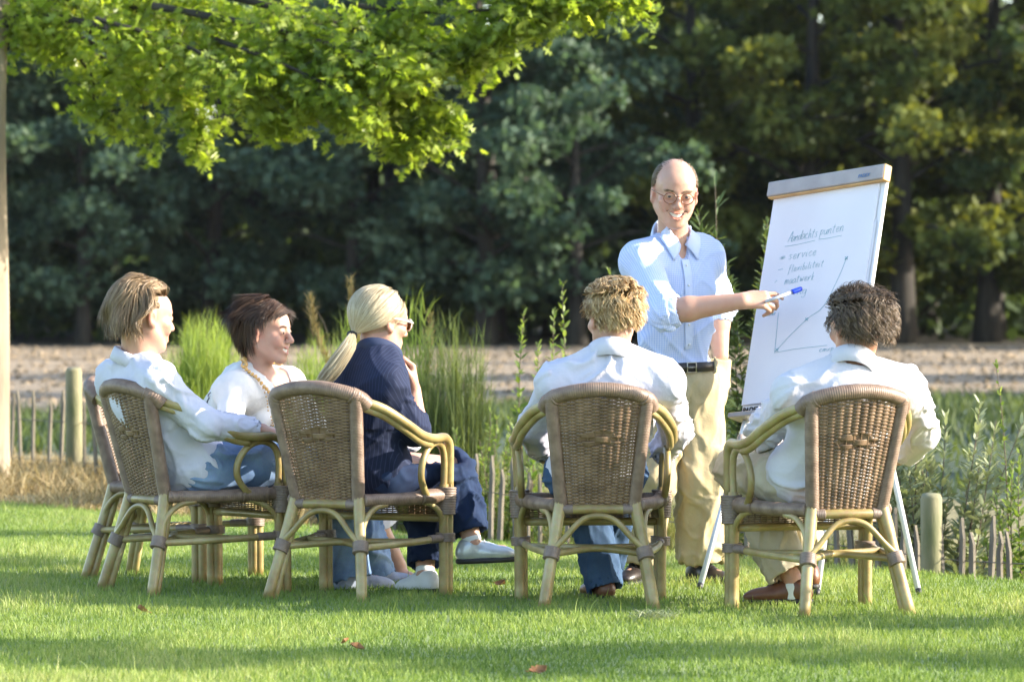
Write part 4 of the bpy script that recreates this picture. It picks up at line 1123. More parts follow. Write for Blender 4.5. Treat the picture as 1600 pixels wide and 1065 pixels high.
m_skin = skin_material('skin', (.46, .27, .19, 1), (.42, .13, .09, 1))
m_skin2 = skin_material('tanned_skin', (.42, .23, .15, 1), (.38, .11, .075, 1))
def hair_material(name, cols, rough=.4):
    m, n, l, b = new_mat(name)
    at = n.new('ShaderNodeAttribute'); at.attribute_name = 'rnd'; r = ramp(n, cols); l.new(at.outputs['Fac'], r.inputs['Fac']); l.new(r.outputs['Color'], b.inputs['Base Color'])
    b.inputs['Roughness'].default_value = rough; b.inputs['Specular IOR Level'].default_value = .35; b.inputs['Anisotropic'].default_value = .6
    return m
def weave_cloth(name, a, bcol, scale=900, rough=.85, bump=.15, fine=None, sheen=0.0, trans=0.0):
    m = simple(name, [a, bcol], rough, 6, 5, .55, 13, sheen=sheen, spec=.25, distort=.6)
    m.node_tree.nodes['Bump'].inputs['Distance'].default_value = .016
    if trans:
        n, l = m.node_tree.nodes, m.node_tree.links; b = n['Principled BSDF']
        tr = n.new('ShaderNodeBsdfTranslucent'); tr.inputs['Color'].default_value = tuple(bcol[:3]) + (1,)
        ms = n.new('ShaderNodeMixShader'); ms.inputs[0].default_value = trans
        l.new(b.outputs[0], ms.inputs[1]); l.new(tr.outputs[0], ms.inputs[2]); l.new(ms.outputs[0], n['Material Output'].inputs['Surface'])
    return m
m_shirtw = weave_cloth('white_shirt_cotton', (.54, .53, .575, 1), (.60, .59, .63, 1))
m_shirtb = weave_cloth('pale_blue_shirt_cotton', (.58, .65, .80, 1), (.66, .72, .85, 1))
m_shirtl = weave_cloth('bluish_white_shirt_cotton', (.52, .518, .60, 1), (.58, .575, .65, 1))
m_knit = weave_cloth('white_knit', (.56, .56, .55, 1), (.66, .66, .65, 1), bump=.5)
m_khaki = weave_cloth('khaki_cotton', (.37, .30, .175, 1), (.43, .36, .22, 1))
m_beige = weave_cloth('beige_cotton', (.40, .35, .25, 1), (.47, .42, .31, 1))
def denim(name, dark, light):
    m, n, l, b = new_mat(name)
    tc = n.new('ShaderNodeTexCoord'); t = n.new('ShaderNodeTexNoise'); t.inputs['Scale'].default_value = 7; t.inputs['Detail'].default_value = 6; l.new(tc.outputs['Object'], t.inputs['Vector'])
    r = ramp(n, [dark, light], [.38, .66]); l.new(t.outputs['Fac'], r.inputs['Fac'])
    t2 = n.new('ShaderNodeTexNoise'); t2.inputs['Scale'].default_value = 260; l.new(tc.outputs['Object'], t2.inputs['Vector'])
    mx = n.new('ShaderNodeMix'); mx.data_type = 'RGBA'; mx.blend_type = 'OVERLAY'; mx.inputs['Factor'].default_value = .25; l.new(r.outputs['Color'], mx.inputs['A']); l.new(t2.outputs['Color'], mx.inputs['B'])
    l.new(mx.outputs['Result'], b.inputs['Base Color']); b.inputs['Roughness'].default_value = .9; b.inputs['Specular IOR Level'].default_value = .2
    return m
m_jeansl = denim('faded_denim', (.09, .15, .27, 1), (.24, .33, .47, 1))
m_jeansd = denim('dark_denim', (.008, .016, .045, 1), (.018, .036, .085, 1))
m_jeansm = denim('mid_denim', (.022, .048, .10, 1), (.052, .095, .17, 1))
def check_material():
    m, n, l, b = new_mat('blue_check_cotton')
    at = n.new('ShaderNodeAttribute'); at.attribute_name = 'uvw'; sx = n.new('ShaderNodeSeparateXYZ'); l.new(at.outputs['Vector'], sx.inputs[0])
    outs = []
    for ax in ('X', 'Y'):
        mu = n.new('ShaderNodeMath'); mu.operation = 'MULTIPLY'; mu.inputs[1].default_value = 125.0; l.new(sx.outputs[ax], mu.inputs[0])
        fr = n.new('ShaderNodeMath'); fr.operation = 'FRACT'; l.new(mu.outputs[0], fr.inputs[0])
        ls = n.new('ShaderNodeMath'); ls.operation = 'LESS_THAN'; ls.inputs[1].default_value = .42; l.new(fr.outputs[0], ls.inputs[0]); outs.append(ls)
    ad = n.new('ShaderNodeMath'); ad.operation = 'ADD'; l.new(outs[0].outputs[0], ad.inputs[0]); l.new(outs[1].outputs[0], ad.inputs[1])
    hv = n.new('ShaderNodeMath'); hv.operation = 'MULTIPLY'; hv.inputs[1].default_value = .5; l.new(ad.outputs[0], hv.inputs[0])
    r = ramp(n, [(.57, .63, .80, 1), (.44, .53, .77, 1), (.32, .43, .71, 1)]); l.new(hv.outputs[0], r.inputs['Fac'])
    l.new(r.outputs['Color'], b.inputs['Base Color']); b.inputs['Roughness'].default_value = .85; b.inputs['Specular IOR Level'].default_value = .25
    return m
m_check = check_material()
def pinstripe_material():
    m, n, l, b = new_mat('navy_pinstripe_wool')
    at = n.new('ShaderNodeAttribute'); at.attribute_name = 'uvw'; sx = n.new('ShaderNodeSeparateXYZ'); l.new(at.outputs['Vector'], sx.inputs[0])
    mu = n.new('ShaderNodeMath'); mu.operation = 'MULTIPLY'; mu.inputs[1].default_value = 75.0; l.new(sx.outputs['X'], mu.inputs[0])
    fr = n.new('ShaderNodeMath'); fr.operation = 'FRACT'; l.new(mu.outputs[0], fr.inputs[0])
    ls = n.new('ShaderNodeMath'); ls.operation = 'LESS_THAN'; ls.inputs[1].default_value = .16; l.new(fr.outputs[0], ls.inputs[0])
    r = ramp(n, [(.012, .018, .045, 1), (.028, .039, .08, 1)]); l.new(ls.outputs[0], r.inputs['Fac'])
    l.new(r.outputs['Color'], b.inputs['Base Color']); b.inputs['Roughness'].default_value = .85; b.inputs['Specular IOR Level'].default_value = .2
    return m
m_pin = pinstripe_material()
m_leather = simple('dark_leather', [(.012, .010, .010, 1), (.028, .020, .017, 1)], .4, 20, bump=.15, bscale=120)
m_brownleather = simple('brown_leather', [(.09, .032, .014, 1), (.15, .06, .028, 1)], .42, 20, bump=.15, bscale=120)
m_silvershoe = simple('silver_leather', [(.42, .46, .48, 1), (.56, .60, .61, 1)], .32, 20, bump=.2, bscale=80, metal=.35)
m_whiteshoe = simple('white_canvas', [(.60, .62, .63, 1), (.70, .71, .71, 1)], .7, 20, bump=.2, bscale=120)
m_blueshoe = simple('blue_grey_suede', [(.12, .15, .22, 1), (.24, .28, .36, 1)], .8, 16, bump=.2, bscale=120)
m_sole = simple('black_rubber', [(.010, .010, .012, 1), (.025, .025, .028, 1)], .6, 20)
m_metal = simple('brushed_metal', [(.42, .40, .36, 1), (.56, .54, .5, 1)], .3, 40, metal=1.0)
m_gold = simple('amber_beads', [(.50, .27, .07, 1), (.68, .42, .14, 1)], .25, 40)
m_frame = simple('tortoise_frame', [(.11, .035, .012, 1), (.24, .09, .03, 1)], .25, 60)
m_eyew = simple('eye_white', [(.40, .38, .36, 1), (.48, .46, .44, 1)], .2, 30)
m_iris = simple('dark_iris', [(.02, .025, .03, 1), (.05, .055, .06, 1)], .15, 60)
m_teeth = simple('teeth', [(.68, .64, .56, 1), (.76, .73, .66, 1)], .3, 60)
m_penw = simple('pen_barrel', [(.34, .37, .42, 1), (.46, .49, .53, 1)], .3, 30)
m_penb = simple('blue_pen_cap', [(.006, .03, .42, 1), (.01, .05, .55, 1)], .3, 30)
m_tie = simple('black_elastic', [(.01, .01, .01, 1), (.03, .03, .03, 1)], .8, 60)
def lens_material():
    m, n, l, b = new_mat('spectacle_glass')
    t = n.new('ShaderNodeBsdfTransparent'); g_ = n.new('ShaderNodeBsdfGlossy'); g_.inputs['Roughness'].default_value = .03
    f = n.new('ShaderNodeFresnel'); f.inputs['IOR'].default_value = 1.35
    s = n.new('ShaderNodeMixShader'); l.new(f.outputs[0], s.inputs[0]); l.new(t.outputs[0], s.inputs[1]); l.new(g_.outputs[0], s.inputs[2])
    l.new(s.outputs[0], n['Material Output'].inputs['Surface']); return m
m_lens = lens_material()

# head ---------------------------------------------------------------
def frame3(d, up=(0, 0, 1), roll=0.0):
    """Columns right, forward, up."""
    f = nrm(d); r = nrm(np.cross(f, up)); u = np.cross(r, f)
    if roll:
        c, s = math.cos(roll), math.sin(roll); r, u = r * c + u * s, u * c - r * s
    return np.stack([r, f, u], 1)
CR_C = np.array([0, -.014, .036]); CR_R = np.array([.0765, .0985, .0845])
def add_head(s, c, R, smile=0.0, fem=False, sc=1.0):
    w = lambda p: c + R @ (np.asarray(p, float) * sc)
    e = lambda p, r, k=.012, sub=False: s.ell(w(p), np.asarray(r, float) * sc, R, k * sc, sub)
    l = lambda p, q, r1, r2, k=.012, sub=False: s.cone(w(p), w(q), r1 * sc, r2 * sc, k * sc, sub)
    jw = .88 if fem else 1.0
    e(CR_C, CR_R, .01)
    e((0, .022, -.030), (.060 * (.96 if fem else 1), .066, .080), .03)
    e((0, .050, .040), (.058, .045, .045), .02)
    for x in (-1, 1):
        l((x * .056 * jw, .000, -.045), (x * .022, .066, -.098), .017, .014, .03)
        l((x * .040, .078, .023), (x * .012, .086, .021), .009, .009, .016)
        e((x * .043, .062, -.020), (.021, .022, .019), .022)
        if smile: e((x * .036, .074, -.040), (.017, .015, .017), .016)
    e((0, .074, -.101), (.019, .015, .015), .022)
    for x in (-1, 1):
        e((x * .031, .101, .006), (.0165, .0145, .0115), .012, True)
    # lids
    sq = .0022 if smile else .0
    for x in (-1, 1):
        e((x * .031, .0795, .003), (.0165, .0125, .0115), .004)
        l((x * .031 - .013, .0885, .0100 - sq), (x * .031, .0915, .0118 - sq), .0036, .0038, .005); l((x * .031, .0915, .0118 - sq), (x * .031 + .013, .0885, .0100 - sq), .0038, .0036, .005)
        l((x * .031 - .011, .0880, -.0045 + sq), (x * .031 + .011, .0880, -.0045 + sq), .0036, .0036, .005)
    # nose
    l((0, .088, .014), (0, .110, -.026), .0085, .0115, .012); e((0, .112, -.030), (.0105, .010, .009), .008)
    for x in (-1, 1): e((x * .0125, .100, -.033), (.0072, .0095, .007), .007)
    # mouth
    e((0, .080, -.064), (.028, .016, .024), .016)
    if smile:
        up = lambda t: np.array([.033 * t, .0985 - .0180 * t * t, -.0590 + .0100 * t * t]); lo_ = lambda t: np.array([.032 * t, .0965 - .0165 * t * t, -.0780 + .0290 * t * t])
        ts = np.linspace(-1, 1, 7)
        for q, r_ in ((up, .0038), (lo_, .0046)):
            for t0, t1 in zip(ts[:-1], ts[1:]): l(q(t0), q(t1), r_ * (1 - .35 * t0 * t0), r_ * (1 - .35 * t1 * t1), .004)
        for t in np.linspace(-.95, .95, 13):
            c_m = (up(t) + lo_(t)) / 2; hgt = max(.0012, (up(t)[2] - lo_(t)[2]) / 2 - .0016)
            e(c_m + (0, .004, .0004), (.0060, .016, hgt), .0025, True)
        for x in (-1, 1): l((x * .028, .0850, -.032), (x * .042, .070, -.060), .0020, .0016, .006, True)   # laughter lines
    else:
        l((-.022, .088, -.062), (0, .0985, -.0595), .003, .0045, .005); l((.022, .088, -.062), (0, .0985, -.0595), .003, .0045, .005)
        l((-.019, .087, -.067), (0, .0965, -.069), .003, .0055, .005); l((.019, .087, -.067), (0, .0965, -.069), .003, .0055, .005)
    # ears
    for x in (-1, 1):
        e((x * .078, -.010, -.004), (.0085, .019, .031), .008)
        e((x * .087, -.006, .000), (.006, .010, .018), .006, True)
        e((x * .078, -.002, -.029), (.007, .009, .010), .008)
    return w
def head_red(w, sc=1.0):
    """Redness mask: lips, ears, nose, cheeks."""
    pts = [((0, .094, -.0595), .013, .9), ((.016, .090, -.060), .011, .9), ((-.016, .090, -.060), .011, .9), ((0, .094, -.0735), .012, .9), ((.014, .089, -.070), .010, .8), ((-.014, .089, -.070), .010, .8),
           ((0, .115, -.03), .02, .28), ((.046, .07, -.025), .03, .30), ((-.046, .07, -.025), .03, .30), ((.083, -.01, 0), .04, .45), ((-.083, -.01, 0), .04, .45)]
    P0 = [(w(p), r * sc, a) for p, r, a in pts]
    def f(V):
        o = np.zeros(len(V))
        for p, r, a in P0: o = np.maximum(o, a * np.clip(1.25 - np.linalg.norm(V - p, axis=1) / r, 0, 1))
        return o
    return f
def add_eyes(root, w, R, off, sc=1.0, squint=1.0):
    for x in (-1, 1):
        b = MB(); b.ellipsoid(w((x * .031, .0818, .003)), np.array([.0128, .0128, .0082]) * sc, R, 14, 10); o = b.build('eye', m_eyew, root, off=off)
        b = MB(); b.ellipsoid(w((x * .031, .0925, .003)), np.array([.0058, .0030, .0056]) * sc, R, 12, 8); b.build('iris', m_iris, o, off=off)
def add_teeth(root, w, off):
    b = MB()
    A = np.array([[w((t * .030, .0935 - .0165 * t * t - .001 * j, -.0600 + .0095 * t * t - (.0125 * j / 2) * (1 - .6 * t * t))) for t in np.linspace(-1, 1, 15)] for j in (0, 1, 2)])
    b.grid(A); b.build('teeth', m_teeth, root, off=off)
def brows(root, w, off, m, up=0.0):
    b = MB()
    for x in (-1, 1):
        for k in range(60):
            t = random.random(); px_ = x * (.014 + .034 * t); z = .0225 + .0035 * math.sin(t * 2.9) + random.uniform(-.003, .003) + up
            y = .0995 - .013 * t * t
            b.tube([w((px_, y, z)), w((px_ + x * .007, y - .001 * 1 - .004 * t, z + .002))], [.0009, .0003], 3, cap=False, a=random.random())
    b.build('eyebrows', m, root, attr='rnd', off=off)

# hair -----------------------------------------------------------------
def hair_obj(root, off, w, m, n, region, comb, length, steps=10, width=.0030, lift=.010, curl=0.0, curlf=40.0, grav=.0, noise=.25, seed=0, clump=26, sc=1.0, cap=True, puff=None, out0=0.0):
    """Strands combed over the skull. region(d)->0..1 density, comb(p, d)->wanted direction, length(d)->m; all in head space."""
    r = np.random.default_rng(seed)
    N = n * 4; d = r.normal(0, 1, (N, 3)); d /= np.linalg.norm(d, axis=1)[:, None]
    keep = r.random(N) < region(d); d = d[keep][:n]; k = len(d); d = d * 1.0
    p = CR_C + d * CR_R * 1.0
    # clumps: every strand shares the noise of its neighbours
    L = length(d) * (.62 + .46 * r.random(k) ** .7); step = L / steps
    lf = lift * r.random(k) ** .7
    rows = [p.copy()]; tang = []; ph = vnoise(d * 5 + seed) * 6 + r.normal(0, .35, k)
    for i in range(steps):
        t = i / steps
        q = (p - CR_C) / CR_R; rad = np.linalg.norm(q, axis=1)[:, None]; nor = q / CR_R; nor /= np.linalg.norm(nor, axis=1)[:, None]
        g_ = comb(p, d)
        g_ = g_ + noise * np.stack([vnoise(p * clump + s_ * 13 + seed) for s_ in range(3)], -1) + np.array([0, 0, -grav * t])
        near = np.clip(1.35 - rad, 0, 1) * 3; near = np.clip(near, 0, 1)
        g_ = g_ - nor * (g_ * nor).sum(-1)[:, None] * np.minimum(near, 1) + nor * (out0 * (1 - t))
        if curl:
            side = np.cross(g_, nor); side /= np.linalg.norm(side, axis=1)[:, None] + 1e-9
            a_ = ph + curlf * (t * L)
            g_ = g_ / (np.linalg.norm(g_, axis=1)[:, None] + 1e-9) + curl * (side * np.cos(a_)[:, None] + nor * np.sin(a_)[:, None])
        g_ /= np.linalg.norm(g_, axis=1)[:, None] + 1e-9
        p = p + g_ * step[:, None]
        q = (p - CR_C) / CR_R; rad = np.linalg.norm(q, axis=1)
        want = 1.02 + (lf * min(1, (i + 1) / 3) + (puff(d) if puff is not None else 0) * min(1, (i + 1) / 3)) / .085
        s_ = np.maximum(1, want / rad)
        p = CR_C + (p - CR_C) * s_[:, None]
        rows.append(p.copy())
    A = np.stack(rows, 1)                       # k, steps+1, 3
    T = np.gradient(A, axis=1); T /= np.linalg.norm(T, axis=2)[..., None] + 1e-9
    nor = A - CR_C; nor /= np.linalg.norm(nor, axis=2)[..., None]
    sd = np.cross(T, nor + r.normal(0, .35, (k, 1, 3))); sd /= np.linalg.norm(sd, axis=2)[..., None] + 1e-9
    wd = width * r.uniform(.6, 1.2, k)[:, None] * (1 - .75 * np.linspace(0, 1, steps + 1)[None, :] ** 2)
    a = A - sd * wd[..., None] * .5; b_ = A + sd * wd[..., None] * .5; mid = A + nor * (wd * .22)[..., None]
    V = np.stack([a, mid, b_], 2)               # k, s, 3, 3
    S = steps + 1; base = (np.arange(k) * S * 3)[:, None, None]
    i = (np.arange(steps) * 3)[None, :, None]
    Q = np.concatenate([(base + i + np.array([0, 1, 4, 3])[None, None]).reshape(-1, 4), (base + i + np.array([1, 2, 5, 4])[None, None]).reshape(-1, 4)])
    col = np.clip(.45 + .22 * vnoise(d * 6 + seed) + r.normal(0, .17, k), 0, 1)
    rnd = np.repeat(col, S * 3); V = V.reshape(-1, 3)
    Tm = None
    if cap:
        nu, nv = 56, 36
        th = np.linspace(0, np.pi, nv + 1)[:, None]; f_ = np.linspace(0, 2 * np.pi, nu, endpoint=False)[None, :]
        D = np.stack([np.sin(th) * np.cos(f_), np.sin(th) * np.sin(f_), np.cos(th) + 0 * f_], -1).reshape(-1, 3)
        ok = region(D) > .45
        C = CR_C + D * CR_R * 1.028
        qi = []
        for y in range(nv):
            for x in range(nu):
                q = (y * nu + x, (y + 1) * nu + x, (y + 1) * nu + (x + 1) % nu, y * nu + (x + 1) % nu)
                if all(ok[j] for j in q): qi.append(q)
        if qi:
            Q = np.concatenate([Q, np.array(qi) + len(V)]); V = np.concatenate([V, C]); rnd = np.concatenate([rnd, np.full(len(C), .12)])
    W = w((0, 0, 0)); M = np.stack([w(e) - W for e in np.eye(3)], 0)
    V = W + V @ M
    return link('hair', new_mesh('hair', V - off, Q, None, True, {'rnd': rnd}), m, root)

# hands ------------------------------------------------------------------
def add_hand(s, wrist, d, back, side, curls, sc=1.0, thumb=(.6, .5), spread=.10, idx_dir=None):
    """d: towards the fingers, back: normal of the back of the hand, side: +1 thumb on +lateral."""
    f = nrm(d); u = nrm(np.asarray(back) - f * np.dot(back, f)); l = np.cross(f, u) * side; wrist = np.asarray(wrist, float)
    w = lambda a, b, c: wrist + (f * a + l * b + u * c) * sc
    kn = [(.088, .030), (.092, .010), (.087, -.010), (.078, -.028)]
    for (a, b) in kn: s.cone(w(.005, b * .55, 0), w(a * .97, b, .002), .0165 * sc, .0115 * sc, .012 * sc)
    s.cone(w(.015, .022, -.006), w(.050, .036, -.010), .017 * sc, .015 * sc, .012 * sc)
    LN = [(.042, .026, .020), (.046, .030, .021), (.043, .028, .020), (.034, .021, .018)]
    tips = []
    for i, (a, b) in enumerate(kn):
        p = w(a, b, .001); ang = 0.0; sp = (1.5 - i) * spread
        c = curls[i]
        for j, ln in enumerate(LN[i]):
            ang += c[j]
            dd = f * math.cos(ang) * math.cos(sp) - u * math.sin(ang) + l * math.sin(sp) * math.cos(ang)
            q = p + nrm(dd) * ln * sc
            s.cone(p, q, (.0098 - .0011 * j) * sc, (.0090 - .0013 * j) * sc, .004 * sc); p = q
        tips.append(p)
    t0 = w(.030, .034, -.010); a, c = thumb
    d1 = nrm(f * math.cos(a) + l * math.sin(a) - u * .35); p1 = t0 + d1 * .040 * sc
    d2 = nrm(f * math.cos(a - c) + l * math.sin(a - c) - u * .45); p2 = p1 + d2 * .030 * sc; p3 = p2 + nrm(d2 + f * .3) * .022 * sc
    s.cone(t0, p1, .0135 * sc, .0115 * sc, .010 * sc); s.cone(p1, p2, .0112 * sc, .0100 * sc, .004 * sc); s.cone(p2, p3, .0100 * sc, .0085 * sc, .004 * sc)
    tips.append(p3)
    return tips

def shoe(root, off, ank, toe_dir, m, L=1.0, name='shoe', sole=True, W=.047, low=False, pitch=None):
    """ank: ankle joint; toe_dir: direction of the foot (may point up or down)."""
    f = nrm(toe_dir); r = nrm(np.cross(f, (0, 0, 1))); u = np.cross(r, f); R = np.stack([r, f, u], 1)
    h = .085; b0 = np.asarray(ank) - u * h
    s = Sdf(); w = lambda x, y, z: b0 + R @ np.array([x, y * L, z])
    s.ell(w(0, -.035, .040), (.038, .045, .045), R, .02); s.ell(w(0, .03, .045), (.036, .07, .045), R, .03); s.ell(w(0, .105, .034), (W, .075, .033), R, .03); s.ell(w(.004, .155, .028), (.040, .055, .026), R, .02)
    if not low: s.ell(w(0, -.015, .075), (.036, .045, .03), R, .02)
    s.cut(w(0, 0, .006), -u)
    s.ell(w(0, -.005, .115), (.033, .04, .03), R, .008, True)
    o = cloth(name, s, .0075, m, root, off)
    s = Sdf(); s.ell(w(0, -.03, .006), (.038, .050, .03), R, .03); s.ell(w(0, .04, .006), (.036, .06, .03), R, .03); s.ell(w(0, .12, .006), (W + .002, .095, .03), R, .03)
    s.cut(w(0, 0, .018), u); s.cut(w(0, 0, -.006), -u)
    cloth('sole', s, .0075, m_sole, o, off)
    b = MB()   # laces and seams
    for i in range(4):
        y = (.035 + .022 * i) ; z = .096 - .0085 * i
        b.tube([w(-.022, y, z - .008), w(0, y + .004, z + .003), w(.022, y, z - .008)], .0022, 5, smooth=3)
    b.build('laces', m_whiteshoe if m is m_silvershoe or m is m_whiteshoe else m_sole, o, off=off)
    return o

def collar(root, off, c, R, r=.062, h=.040, m=None, open_=0.0, tilt=.30, name='collar', fall=.052, deep=1.0, flare=.0):
    """Turned-down shirt collar; c base centre of the neck, R frame of the neck (up = along it)."""
    n = 44; rows = []
    th = np.linspace(open_, 2 * np.pi - open_, n)      # 0 = front
    k = np.abs((th - np.pi) / np.pi)                    # 0 at the back, 1 at the front
    prof = [(-.001, .0), (.000, h * .5), (.002, h * .95), (.006, h * 1.04), (.011, h * .95), (.014, h * .5), (.017, h * .95 - fall)]
    A = np.zeros((n, len(prof), 3))
    for i, t in enumerate(th):
        for j, (dr, z) in enumerate(prof):
            front = k[i] ** 3
            rr = r + dr * (1 + .25 * front) + .004 * front + flare * front * (0, .1, .2, .2, .3, .7, 1.0)[j]
            zz = z * (1 - .15 * front) - tilt * r * (1 - math.cos(np.pi * k[i])) * .5 * deep - (.018 * front if j == 6 else 0)
            A[i, j] = c + R @ np.array([math.sin(t) * rr, math.cos(t) * rr * 1.12, zz])
    b = MB(); b.grid(A); o = b.build(name, m, root, off=off)
    md = o.modifiers.new('thick', 'SOLIDIFY'); md.thickness = .003; md.offset = 0
    return o

def torso_frame(H, N, r):
    u = nrm(np.asarray(N) - np.asarray(H)); r = np.asarray(r, float); r = nrm(r - u * np.dot(r, u)); f = np.cross(u, r)
    return np.stack([r, f, u], 1)
# ================================================================== THE SIX PEOPLE
def torso_ops(s, J, g=0.0, k=.05, bulk=(1, 1, 1)):
    H, N, R = J['H'], J['N'], J['R']; u = R[:, 2]; f = R[:, 1]; L = np.linalg.norm(N - H); bw, bd, _ = bulk; bend = J.get('bend', 0.0)
    at = lambda t: H + u * L * t + f * bend * 4 * t * (1 - t)
    s.ell(at(.02), (.170 * bw + g, .130 * bd + g, .125 + g), R, k)
    s.ell(at(.36), (.152 * bw + g, .118 * bd + g, .17 + g), R, k)
    s.ell(at(.66) - f * .004, (.168 * bw + g, .125 * bd + g, .19 + g), R, k)
    a, b = J['sh']
    s.cone(a, N - u * .02, .062 * bw + g, .060 + g, k); s.cone(b, N - u * .02, .062 * bw + g, .060 + g, k)
    s.cone(a - u * .03, b - u * .03, .068 + g, .068 + g, k)
    return at
def body_sdf(J, head=True, hands=None):
    s = Sdf(); torso_ops(s, J)
    for i in (0, 1):
        s.cone(J['sh'][i], J['el'][i], .054, .043, .03)
        m = J['el'][i] * .7 + J['wr'][i] * .3
        ka = J.get('armk', 1.0); s.cone(J['el'][i], m, .041 * ka, .044 * ka, .02); s.cone(m, J['wr'][i], .044 * ka, .029 * ka, .02)
        s.cone(J['hip'][i], J['kn'][i], .088, .060, .04)
        m = J['kn'][i] * .68 + J['an'][i] * .32
        s.cone(J['kn'][i], m, .056, .058, .02); s.cone(m, J['an'][i], .058, .038, .02)
        s.cone(J['an'][i] - (0, 0, .04), J['an'][i] + nrm(J['toe'][i]) * .13 - (0, 0, .045), .036, .026, .02)
    hc, hR, sc = J['hc'], J['hR'], J['hs']
    s.cone(J['N'] - J['R'][:, 2] * .03, hc + hR @ np.array([0, -.022, -.06]) * sc, .060 * sc * J.get('neck', 1), .054 * sc * J.get('neck', 1), .03)
    w = add_head(s, hc, hR, J.get('smile', 0), J.get('fem', False), sc)
    return s, w
def make_person(J, h, label, m):
    off = np.array([J['H'][0], J['H'][1], 0.0])
    s, w = body_sdf(J)
    for a_ in J.get('hands', []): add_hand(s, *a_[0], **a_[1])
    V, Q = s.verts(h); V = relax(V, Q, 1, .35)
    red = head_red(w, J['hs'])(V)
    root = link('person', new_mesh('person', V - off, Q, None, True, {'red': red}), m)
    root.location = off; tag(root, label, 'person')
    return root, off, w
def shirt_sdf(J, g=.016, hem=-.05, cuff=(1.0, 1.0), ar=(.070, .062, .050), bulk=(1, 1, 1), neck=.062, flare=.0, vneck=False):
    s = Sdf(); at = torso_ops(s, J, g, .05, bulk); H, N, R = J['H'], J['N'], J['R']; u = R[:, 2]
    s.bones.append((at(0), at(.55), .19)); s.bones.append((at(.55), N, .20))
    if flare: s.ell(at(.06), (.185 * bulk[0] + flare, .145 * bulk[1] + flare, .14), R, .06)
    for i in (0, 1):
        s.cone(J['sh'][i], J['el'][i], ar[0], ar[1], .022, bone=True)
        e = J['el'][i] + (J['wr'][i] - J['el'][i]) * cuff[i]
        s.cone(J['el'][i], e, ar[1], ar[2], .02, bone=True)
        d = nrm(J['wr'][i] - J['el'][i]); s.cut(e - d * .004, d, ar[2] * 1.6)
        s.cone(e - d * .030, e + d * .05, ar[2] * .86, ar[2] * .86, .004, True)
    s.cut(H + u * hem, -u, .34)
    s.ell(N + u * .075 + R[:, 1] * .008, (neck * 1.35, neck * 1.4, .075), R, .006, True)
    if vneck: s.ell(N + u * .01 + R[:, 1] * .115, (.030, .06, .085), R, .006, True)
    return s
def trouser_sdf(J, r=(.118, .092, .078), hem=(.95, .95), waist=.10, g=.014, bulk=(1, 1, 1)):
    s = Sdf(); H, R = J['H'], J['R']; u = R[:, 2]; f = R[:, 1]
    s.ell(H + u * .01, (.172 * bulk[0] + g, .134 * bulk[1] + g, .14), R, .05)
    for i in (0, 1):
        s.cone(J['hip'][i], J['kn'][i], r[0], r[1], .05, bone=True)
        e = J['kn'][i] + (J['an'][i] - J['kn'][i]) * hem[i]
        s.cone(J['kn'][i], e, r[1], r[2], .03, bone=True)
        d = nrm(J['an'][i] - J['kn'][i]); s.cut(e, d, r[2] * 1.7); s.cone(e - d * .03, e + d * .08, r[2] * .84, r[2] * .84, .004, True)
    s.cut(H + u * waist, u, .4)
    return s
def belt(root, off, J, at_, rx, ry, m, h=.019, buckle=True):
    R = J['R']; c = J['H'] + R[:, 2] * at_
    th = np.linspace(0, 2 * np.pi, 49); A = []
    for dz, dr in ((-h, .0), (-h, .004), (h, .004), (h, .0)):
        A.append(np.stack([c + R @ np.array([math.sin(t) * (rx + dr), math.cos(t) * (ry + dr), dz]) for t in th], 0))
    b = MB(); b.grid(np.array(A)); o = b.build('belt', m, root, off=off)
    if buckle:
        b = MB(); e = lambda t, z: c + R @ np.array([math.sin(t) * (rx + .008), math.cos(t) * (ry + .008), z])
        b.tube([e(-.10, -.021), e(-.10, .021), e(.12, .021), e(.12, -.021), e(-.10, -.021)], .0032, 6); b.tube([e(-.10, 0), e(.11, 0)], .0025, 5)
        b.build('buckle', m_metal, o, off=off)
    return o
def uvw(J, R=None):
    """Cloth coordinates: round the limb and along it, so woven lines follow the cut."""
    H, N, RT = J['H'], J['N'], J['R']
    def f(V):
        q = (V - H) @ RT
        out = np.stack([q[:, 0], q[:, 2], q[:, 1]], -1)
        for i in (0, 1):
            for a, b in ((J['sh'][i], J['el'][i]), (J['el'][i], J['wr'][i])):
                ab = b - a; L = np.linalg.norm(ab); d = ab / L; p = V - a; t = p @ d; e = p - np.outer(t, d); di = np.linalg.norm(e, axis=1)
                m = (di < .11) & (t > (-.02 if a is J['sh'][i] else -.02)) & (t < L + .05) & (np.abs(q[:, 0]) > (.155 if a is J['sh'][i] else .10))
                uu = nrm(np.cross(d, RT[:, 1])); ww = np.cross(d, uu)
                out[m] = np.stack([np.arctan2(e[m] @ uu, e[m] @ ww) * .06, t[m], di[m]], -1)
        return {'uvw': out}
    return f
def comb_back(p, d, side=.35, sx=0.0, down=1.1):
    a = np.clip((-.01 - p[:, 1]) / .085, 0, 1); a = np.maximum(a, np.clip((.03 - p[:, 2]) / .06, 0, 1))
    return np.stack([d[:, 0] * side * (1 - a) + sx * (1 - a), -(1 - a) - .05 * a, .10 * (1 - a) - down * a], -1)
xy = lambda a, z: np.array([a[0], a[1], z], float)
def hips(H, r, w=.095, dz=0): return [H + r * w + (0, 0, dz), H - r * w + (0, 0, dz)]     # right, left

